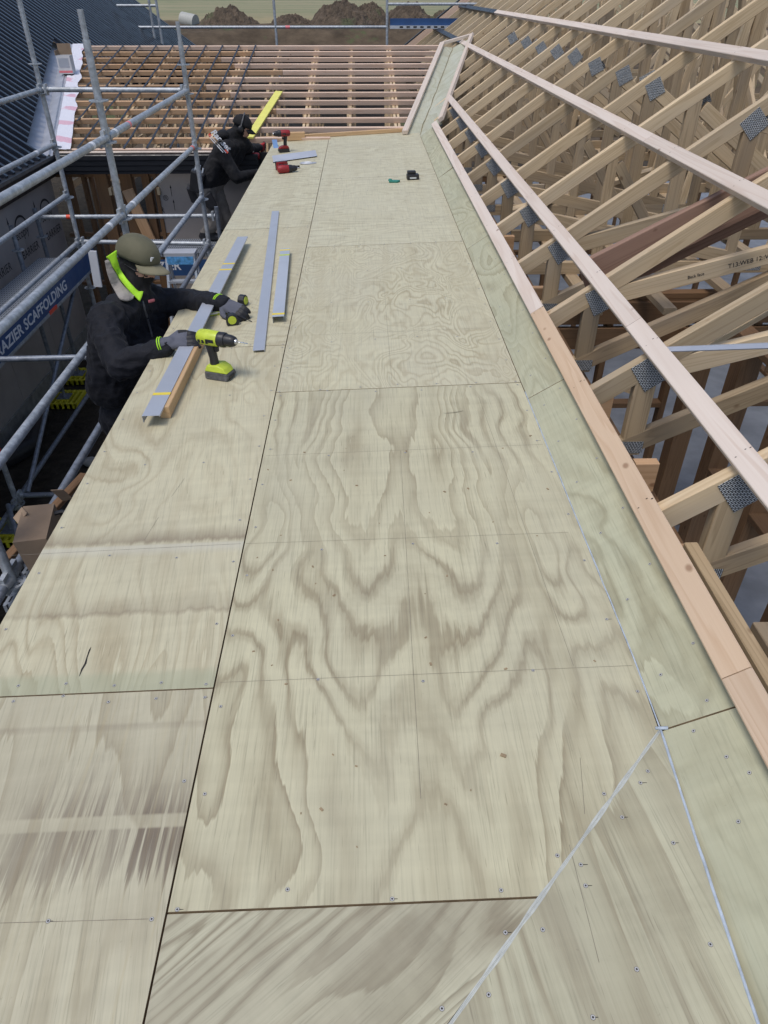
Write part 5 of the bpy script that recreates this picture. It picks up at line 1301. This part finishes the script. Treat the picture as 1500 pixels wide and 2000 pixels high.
def glove(name, wrist, knuckle, spread, up, curls, mat_back, mat_tip, parent, s=1.0, band=None, thumb_side=1):
    """wrist -> knuckles palm, four unequal fingers and a thumb leaving the side of the palm near its base"""
    wrist = V(wrist); kn = V(knuckle); d = (kn-wrist).normalized(); up = V(up); sp = V(spread); sp = (sp - d*sp.dot(d)).normalized(); up = sp.cross(d) if sp.cross(d).dot(up) > 0 else d.cross(sp)
    b = MB()
    b.capsule(wrist - d*0.03*s, wrist + d*0.012*s, 0.031*s, 0.030*s)
    for t in (-1.2, -0.4, 0.4, 1.2):
        b.capsule(wrist + d*0.012*s + sp*t*0.013*s, kn + sp*t*0.024*s, 0.020*s, 0.0135*s)
    for i, (t, L) in enumerate(((-1.25, 0.066), (-0.42, 0.078), (0.42, 0.074), (1.25, 0.058))):
        c = curls[i] if isinstance(curls, (list, tuple)) else curls
        p = kn + sp*t*0.025*s; ang = 0.25*c; q = [p]
        for k, f in enumerate((0.42, 0.32, 0.26)):
            dr = (d*math.cos(ang) - up*math.sin(ang) + sp*0.10*t*(1-c*.4)).normalized(); q.append(q[-1] + dr*L*f*s); ang += c*0.62
        chain(b, list(zip(q, [0.0125*s, 0.0115*s, 0.0105*s, 0.0088*s])))
    p = wrist + d*0.022*s + sp*thumb_side*0.026*s; q = [p, p + (d*0.55 + sp*thumb_side*0.75 - up*0.25).normalized()*0.036*s]
    q.append(q[-1] + (d*0.95 + sp*thumb_side*0.15 - up*0.35).normalized()*0.030*s); q.append(q[-1] + (d*1.0 - sp*thumb_side*0.12 - up*0.4).normalized()*0.024*s)
    chain(b, list(zip(q, [0.017*s, 0.0145*s, 0.0125*s, 0.010*s])))
    tipd = 0.055*s
    me = skin_mesh(name, b, [mat_back, mat_tip], 0.0042*s, 3, assign=lambda c: 1 if ((c-kn).dot(d) > 0.012*s or (c-wrist).dot(up) < -0.012*s or (c-kn).dot(d) > -0.03*s and (c-wrist).dot(sp)*thumb_side > 0.034*s) else 0)
    ob = link(name, me, parent); place(ob, Matrix.Identity(4))
    if band:
        for k in (-0.006, 0.006):
            bb = MB(); c = wrist - d*(0.036*s) + d*k; n = 20; bb.path([c + (sp*math.cos(t) + up*math.sin(t))*0.0345*s for t in [2*math.pi*i/n for i in range(n+1)]], 0.0028*s, 6); o = bb.build('cuff_band', band, ob, smooth=2); place(o, Matrix.Identity(4))
    return ob

# ---- worker at the deck edge
def near_worker():
    head = pY(270, 511, 4.22); neck = pY(252, 582, 4.12); nsh = pY(206, 632, 3.88); fsh = pY(302, 590, 4.32)
    nel = pY(238, 716, 3.62); nwr = pY(330, 674, 3.60); fel = pY(372, 590, 4.36); fwr = pY(436, 592, 4.17)
    nkn = pY(362, 668, 3.60); fkn = pY(463, 606, 4.08)
    chest = lerp(nsh, fsh, 0.5) + V((-0.03, 0, -0.20)); waist = chest + V((-0.10, -0.02, -0.27)); pel = waist + V((0.0, 0, -0.18))
    feet_z = -1.375
    W1 = thing('person', 'person in black jacket, olive cap and black face mask reaching over the deck edge', 'person', (pel.x, pel.y, feet_z))
    fwd = V((0.82, -0.42, -0.30)).normalized(); upv = V((0.26, 0.02, 0.95)); upv = (upv - fwd*upv.dot(fwd)).normalized(); sd_ = fwd.cross(upv).normalized()
    HM = Matrix(((fwd.x, sd_.x, upv.x), (fwd.y, sd_.y, upv.y), (fwd.z, sd_.z, upv.z)))
    b = MB()
    b.ball(head, (0.106, 0.086, 0.122), HM); b.ball(head + fwd*0.035 - upv*0.055, (0.075, 0.070, 0.068), HM)          # skull, jaw
    b.ball(head + fwd*0.105 - upv*0.012, (0.016, 0.013, 0.022), HM)                                                   # nose
    b.capsule(neck + V((0.01,0,-0.06)), head - upv*0.06 - fwd*0.02, 0.10, 0.090)
    # torso in a loose jacket
    sx = (fsh-nsh).normalized()
    for t in (0.0, 0.25, 0.5, 0.75, 1.0):
        p = lerp(nsh, fsh, t); b.capsule(lerp(p, neck, 0.12 if t in (0, 1) else 0.25), lerp(waist, p, 0.10 if 0 else 0.12) + sx*(t-0.5)*0.26, 0.106, 0.128)
    for t in (0.2, 0.5, 0.8): b.capsule(chest + sx*(t-0.5)*0.26 + V((0.03,0,-0.03)), pel + sx*(t-0.5)*0.24, 0.135, 0.15)
    chain(b, [(nsh, 0.093), (lerp(nsh, nel, .5)+V((-.01,-.015,0)), 0.084), (nel, 0.076), (lerp(nel, nwr, .5), 0.068), (lerp(nel, nwr, .82), 0.054), (nwr, 0.042)])
    chain(b, [(fsh, 0.090), (lerp(fsh, fel, .5), 0.080), (fel, 0.074), (lerp(fel, fwr, .5), 0.064), (lerp(fel, fwr, .82), 0.052), (fwr, 0.040)])
    for s in (-1, 1):
        hip = pel + sx*s*0.10 + V((0,0,-0.04)); kne = V((hip.x+0.10, hip.y+s*0.03, -0.98)); ank = V((hip.x+0.04, hip.y+s*0.05, feet_z+0.09))
        chain(b, [(hip, 0.105), (lerp(hip, kne, .5), 0.092), (kne, 0.074), (lerp(kne, ank, .4), 0.070), (ank, 0.055)])
        b.capsule(ank + V((-0.03,0,-0.04)), ank + V((0.15, s*0.02, -0.045)), 0.045, 0.04)
    zj = pel.z + 0.03
    def asg(c):
        l = c - head; f, s_, u = l.dot(fwd), l.dot(sd_), l.dot(upv)
        if f > 0.050 and -0.046 < u < -0.004 and abs(s_) < 0.075: return 3
        if (c - neck).dot(V((0,0,1))) > -0.01 and l.length < 0.19: return 1
        if c.z < zj - 0.10 and not ((c-nel).length < 0.2 or (c-nwr).length < .25): return 2 if c.z > feet_z + 0.10 else 4
        return 0
    me = skin_mesh('body', b, [M['jacket'], M['mask'], M['jeans'], M['skin'], M['black_plastic']], 0.010, 4, 0.016, 0.095, asg)
    body = link('body', me, W1); place(body, Matrix.Identity(4))
    # cap: crown with panels, curved brim, strap opening, button
    cc = head + upv*0.040 - fwd*0.010
    b = MB(); nu, nv = 28, 10
    for j in range(nv+1):
        ph = R(96)*j/nv
        for i in range(nu):
            th = 2*math.pi*i/nu; k = (1 - 0.022*abs(math.cos(3*th))**12) * (1 + 0.05*math.sin(2*ph))*(1 + 0.02*mnoise.noise(V((th*1.5, ph*3, 2))))
            b.v.append(tuple(cc + HM @ V((0.130*k*math.sin(ph)*math.cos(th), 0.103*k*math.sin(ph)*math.sin(th), 0.108*math.cos(ph) - (0.02*max(0,-math.cos(th))*(ph/1.6)**3)))))
    for j in range(nv):
        for i in range(nu): b.quad(j*nu+i, (j+1)*nu+i, (j+1)*nu+(i+1)%nu, j*nu+(i+1)%nu)
    cap = b.build('cap', M['olive'], W1, smooth=2); place(cap, Matrix.Identity(4)); md = cap.modifiers.new('t', 'SOLIDIFY'); md.thickness = 0.004; md.offset = 1
    b = MB(); n = 16
    for i in range(n+1):
        th = R(-62 + 124*i/n)
        for k in range(5):
            r = k/4; ext = 0.098*(math.cos(th*1.25))**0.6 if abs(th*1.25) < 1.55 else 0
            x = 0.124*math.cos(th) + r*ext; y = 0.100*math.sin(th)*(1+0.10*r); z = -0.004 - 0.012*r - 3.2*y*y*(0.7+r*0.5)
            b.v.append(tuple(cc + HM @ V((x, y, z))))
    for i in range(n):
        for k in range(4): b.quad(i*5+k, i*5+k+1, (i+1)*5+k+1, (i+1)*5+k)
    br = b.build('brim', M['olive_brim'], cap, smooth=2); place(br, Matrix.Identity(4)); md = br.modifiers.new('t', 'SOLIDIFY'); md.thickness = 0.005
    b = MB(); b.ball(cc + upv*0.108, (0.009, 0.009, 0.005), HM); o = b.build('button', M['olive'], cap, smooth=2); place(o, Matrix.Identity(4))
    b = MB(); b.ball(cc - fwd*0.117 + upv*0.014, (0.017, 0.036, 0.026), HM); o = b.build('strap_opening', M['mask'], cap, smooth=2); place(o, Matrix.Identity(4))
    b = MB(); b.box((-.003,-.014,-.010),(.003,.014,.012), Matrix.Translation(cc + fwd*0.122 + upv*0.03 + sd_*0.03) @ HM.to_4x4()); o = b.build('badge', M['white'], cap); place(o, Matrix.Identity(4))
    # glasses
    b = MB()
    for s in (-1, 1):
        c = head + fwd*0.098 + sd_*s*0.034 - upv*0.022; b.path([c + sd_*0.026*math.cos(t) + upv*0.017*math.sin(t) for t in [2*math.pi*i/14 for i in range(15)]], 0.0032, 6)
        b.path([c + sd_*s*0.026, head + fwd*0.05 + sd_*s*0.084 - upv*0.018, head - fwd*0.02 + sd_*s*0.09 - upv*0.01], 0.0028, 6)
    o = b.build('glasses', M['black_plastic'], W1, smooth=2); place(o, Matrix.Identity(4))
    # opened stand-up collar: fleece facing turned out, lime lining, both lying over the shoulder and chest
    bvh = BVHTree.FromPolygons([v.co for v in me.vertices], [p.vertices[:] for p in me.polygons])
    def drape(name, outer, inner, mat, off, th=0.008, m_=5, lift=0.0, sub=4):
        bb = MB(); n = len(outer)
        def ex(pl_): 
            r = []
            for a_, c_ in zip(pl_[:-1], pl_[1:]): r += [(a_[0]+(c_[0]-a_[0])*k/sub, a_[1]+(c_[1]-a_[1])*k/sub) for k in range(sub)]
            return r + [pl_[-1]]
        O, I = ex(outer), ex(inner)
        for o_, i_ in zip(O, I):
            for k in range(m_+1):
                t = k/m_; x, y = o_[0]+(i_[0]-o_[0])*t, o_[1]+(i_[1]-o_[1])*t
                dr = ray(x, y).normalized(); h = bvh.ray_cast(_C, dr)
                near = h[0] is not None and h[3] < 5.2
                q = h[0] if near else pY(x, y, 4.12)
                bb.v.append(tuple(q - dr*(off + lift*math.sin(t*math.pi)) ))
        for i in range(len(O)-1):
            for k in range(m_): bb.quad(i*(m_+1)+k, i*(m_+1)+k+1, (i+1)*(m_+1)+k+1, (i+1)*(m_+1)+k)
        ob_ = bb.build(name, mat, W1, smooth=2)
        md = ob_.modifiers.new('s', 'SMOOTH'); md.factor = 0.5; md.iterations = 4
        md = ob_.modifiers.new('t', 'SOLIDIFY'); md.thickness = th; md.offset = 0; return ob_
    drape('collar_facing', [(206,506),(210,532),(219,562),(232,586),(245,590),(259,584)], [(213,506),(222,528),(238,552),(250,566),(258,575),(264,578)], M['fleece'], 0.020, 0.018, lift=0.008)
    drape('collar_lining', [(205,502),(215,509),(224,530),(239,552),(252,567),(262,578),(274,592)], [(230,486),(228,502),(234,523),(248,545),(261,560),(271,570),(281,568)], M['hivis'], 0.026, 0.010, lift=0.01)
    drape('zip', [(276,585),(285,620),(297,662)], [(280,584),(289,618),(301,660)], M['grey_plastic'], 0.004, 0.004, 2)
    drape('chest_logo', [(288,585),(303,581)], [(289,594),(304,590)], M['pinktape'], 0.004, 0.002, 2)
    # gloves with cuff bands
    glove('glove', nwr + V((0,0,0.01)), nkn + V((0,0,0.012)), V((0.12, 0.8, 0.5)), V((0.1, -0.5, 0.85)), (0.45, 0.5, 0.55, 0.7), M['glove'], M['glove_palm'], W1, 1.18, M['hivis'], thumb_side=1)
    glove('glove', fwr, fkn, V((0.6, 0.6, 0.5)), V((-0.25, -0.5, 0.85)), (0.95, 1.0, 0.95, 0.9), M['glove'], M['glove_palm'], W1, 1.15, M['hivis'], thumb_side=-1)
    return W1
near_worker()
A = pd(478, 622, 0.02); C2 = pd(492, 628, 0.002)
b = MB(); b.tube(A.lerp(C2, -1.2), C2, 0.0036, 0.0025, n=8); tag(b.build('pencil', M['black_plastic'], smooth=True, origin=C2), 'dark pencil held in the far glove, touching the deck', 'pencil')

# ---- far worker bending at the end of the deck
def far_worker():
    Yb = 9.25
    head = pY(472, 248, 9.55); neck = pY(447, 268, 9.45); rsh = pY(432, 296, 9.22); lsh = pY(478, 284, 9.62)
    rel = pY(462, 348, 9.12); rwr = pY(503, 338, 9.42); lel = pY(487, 292, 9.80); lwr = pY(508, 288, 9.98)
    pel = pY(408, 362, 9.28); feet_z = -0.975
    W2 = thing('person', 'person in black printed hoodie, cap and earmuffs bending at the far deck end', 'person', (pel.x, pel.y, feet_z))
    sx = (lsh-rsh).normalized(); b = MB()
    fwd = V((0.93, 0.05, -0.36)).normalized(); upv = V((0.35, 0, 0.94)); upv = (upv - fwd*upv.dot(fwd)).normalized(); sd_ = fwd.cross(upv)
    HM = Matrix(((fwd.x, sd_.x, upv.x), (fwd.y, sd_.y, upv.y), (fwd.z, sd_.z, upv.z)))
    b.ball(head, (0.100, 0.078, 0.118), HM); b.ball(head + fwd*0.035 - upv*0.055, (0.066, 0.06, 0.06), HM); b.ball(head + fwd*0.104 - upv*0.015, (0.016, 0.013, 0.02), HM)
    b.capsule(neck, head - upv*0.06 - fwd*0.03, 0.072, 0.064)
    for t in (0.0, 0.25, 0.5, 0.75, 1.0):
        p = lerp(rsh, lsh, t); b.capsule(lerp(p, neck, 0.15), lerp(pel, p, 0.22) + sx*(t-0.5)*0.12, 0.092, 0.118)
    for t in (0.2, 0.5, 0.8): b.capsule(lerp(pel, lerp(rsh, lsh, .5), .45) + sx*(t-.5)*.2, pel + sx*(t-.5)*.22, 0.12, 0.125)
    chain(b, [(rsh, 0.085), (lerp(rsh, rel, .5), 0.076), (rel, 0.066), (lerp(rel, rwr, .5), 0.058), (rwr, 0.040)])
    chain(b, [(lsh, 0.085), (lerp(lsh, lel, .5), 0.074), (lel, 0.066), (lerp(lel, lwr, .5), 0.056), (lwr, 0.040)])
    for s, kp, fp in ((-1, (430, 408, 9.15), (424, 470, 9.2)), (1, (445, 400, 9.45), (450, 462, 9.5))):
        hip = pel + sx*s*0.09 + V((0,0,-0.05)); kne = V((hip.x+0.09, hip.y, hip.z-0.34)); ank = V((hip.x-0.02+0.06*s, hip.y+0.02, feet_z+0.08))
        chain(b, [(hip, 0.105), (lerp(hip, kne, .5), 0.094), (kne, 0.078), (lerp(kne, ank, .45), 0.074), (ank, 0.062)])
        b.capsule(ank + V((-0.03,0,-0.03)), ank + V((0.16, 0, -0.035)), 0.045, 0.042)
    def asg(c):
        l = c - head; f, s_, u = l.dot(fwd), l.dot(sd_), l.dot(upv)
        if l.length < 0.15 and -0.085 < u < 0.02 and f > 0.045: return 2
        if c.z < pel.z + 0.0 and (c-rel).length > 0.16 and (c-rwr).length > 0.16: return 1 if c.z > feet_z + 0.11 else 3
        return 0
    me = skin_mesh('body', b, [M['hoodie'], M['trousers'], M['skin'], M['black_plastic']], 0.013, 5, 0.010, 0.11, asg)
    body = link('body', me, W2); place(body, Matrix.Identity(4))
    cc = head + upv*0.03
    b = MB(); nu, nv = 20, 8
    for j in range(nv+1):
        ph = R(96)*j/nv
        for i in range(nu):
            th = 2*math.pi*i/nu; b.v.append(tuple(cc + HM @ V((0.116*math.sin(ph)*math.cos(th), 0.092*math.sin(ph)*math.sin(th), 0.108*math.cos(ph)))))
    for j in range(nv):
        for i in range(nu): b.quad(j*nu+i, (j+1)*nu+i, (j+1)*nu+(i+1)%nu, j*nu+(i+1)%nu)
    n = 10; o0 = len(b.v)
    for i in range(n+1):
        th = R(-58 + 116*i/n)
        for r in (0, 1): 
            y = 0.09*math.sin(th); b.v.append(tuple(cc + HM @ V((0.11*math.cos(th) + r*0.07*math.cos(th), y, -0.012 - 0.03*r - 3*y*y))))
    for i in range(n): b.quad(o0+2*i, o0+2*i+1, o0+2*i+3, o0+2*i+2)
    o = b.build('cap', M['mask'], W2, smooth=2); place(o, Matrix.Identity(4)); md = o.modifiers.new('t', 'SOLIDIFY'); md.thickness = 0.005
    for s in (-1, 1):
        b = MB(); b.ball(head + sd_*s*0.088 - upv*0.012 - fwd*0.005, (0.034, 0.024, 0.042), HM)
        o = b.build('earmuff', M['black_plastic'], W2, smooth=2)
    b = MB(); b.path([head + sd_*0.105*math.cos(t) + upv*(0.0 + 0.152*math.sin(t)) - fwd*0.005 for t in [math.pi*i/16 for i in range(17)]], 0.008, 8)
    o2 = b.build('headband', M['grey_plastic'], o, smooth=2); place(o2, Matrix.Identity(4))
    b = MB(); b.ball(neck + V((-0.06,-0.03,0.03)), (0.085, 0.10, 0.055)); o = b.build('hood', M['hoodie'], W2, smooth=2); place(o, Matrix.Identity(4))
    # tool belt with pouches
    sp_ = (neck - pel).normalized()
    for k, (px, py_, yy, r_) in enumerate(((385, 352, 9.12, (0.085, 0.075, 0.13)), (378, 378, 9.2, (0.07, 0.06, 0.10)), (408, 392, 9.12, (0.075, 0.06, 0.10)))):
        c = pY(px, py_, yy); bb = MB(); x_, y_, z_ = r_
        Rz = Matrix.Translation(c) @ Matrix.Rotation(R(20-25*k), 4, 'Y') @ Matrix.Rotation(R(15*k), 4, 'Z')
        bb.add([Rz @ V(q) for q in ((-x_*.7,-y_*.7,-z_),(x_*.7,-y_*.7,-z_),(x_*.7,y_*.7,-z_),(-x_*.7,y_*.7,-z_),(-x_,-y_,z_*.8),(x_,-y_,z_*.8),(x_,y_,z_*.8),(-x_,y_,z_*.8))], [(0,3,2,1),(4,5,6,7),(0,1,5,4),(1,2,6,5),(2,3,7,6),(3,0,4,7)])
        oo = bb.build('tool_pouch', M['black_plastic'], W2, bevel=0.02)
        bb = MB()
        for h in range(3): bb.tube(Rz @ V((-x_*.5+x_*.5*h, 0, z_*.5)), Rz @ V((-x_*.5+x_*.5*h, 0.01, z_*(1.15+.15*(h%2)))), 0.011)
        bb.build('tool_handle', M[('alu','grey_plastic','red')[k]], oo)
    # print on the back
    tmsh = text_mesh('Ramset', 0.125, M['white'], 0.0, shear=0.25, bold=0.004)
    bvh = BVHTree.FromPolygons([v.co for v in me.vertices], [p.vertices[:] for p in me.polygons])
    o1 = pY(411, 258, 9.0); o2 = pY(446, 297, 9.0); xd = (o2-o1); xl = xd.length; xd.normalize(); mx = max(v.co.x for v in tmsh.vertices)
    ud = (_C - o1).normalized().cross(xd)
    def wrap(me_, name, mat, s, off, dy=0.0):
        for v in me_.vertices:
            p = o1 + xd*v.co.x*s + ud*(v.co.y+dy)*s; h = bvh.ray_cast(_C, (p-_C).normalized())
            v.co = (h[0] + (_C-h[0]).normalized()*off) if h[0] is not None else p
        oo = link(name, me_, W2); place(oo, Matrix.Identity(4)); return oo
    s = xl/mx
    bm = bmesh.new(); bm.from_mesh(tmsh); bmesh.ops.triangulate(bm, faces=bm.faces); bmesh.ops.subdivide_edges(bm, edges=[e for e in bm.edges if e.calc_length() > 0.04], cuts=1); bm.to_mesh(tmsh); bm.free()
    wrap(tmsh, 'back_print', M['white'], s, 0.010)
    for (x0, x1, y0, y1, m) in ((0.02, 0.40, -0.045, -0.033, 'white'), (0.05, 0.36, -0.075, -0.060, 'white'), (0.0, 0.05, -0.06, -0.02, 'orange'), (0.33, 0.40, -0.03, 0.0, 'orange')):
        bb = MB(); n = 8
        for i in range(n+1):
            for y in (y0, y1): bb.v.append((x0 + (x1-x0)*i/n*mx/0.42, y, 0))
        for i in range(n): bb.quad(2*i, 2*i+2, 2*i+3, 2*i+1)
        wrap(bb.mesh('stripe', M[m]), 'back_stripe', M[m], s, 0.011)
    d = (lwr-lel).normalized(); glove('glove', lwr, lwr + d*0.07, V((0.3, 0.2, 1)), V((0.9, -0.4, 0.2)), 0.9, M['glove_red'], M['glove_palm'], W2, 1.15, None, -1)
    d = (rwr-rel).normalized(); glove('glove', rwr, rwr + d*0.07, V((0.0, 0.9, 0.3)), V((0, -0.3, 1)), 0.8, M['glove_palm'], M['glove_palm'], W2, 1.1, None, 1)
    return W2
far_worker()
A = pY(505, 320, 9.75)
drill(A + V((-0.06,0,-0.12)), R(170), 'dark red drill held low at the deck edge by the far worker', 'red', 'black_plastic', 'cordless_drill', 1.1, False, 0.0, 'black_plastic')
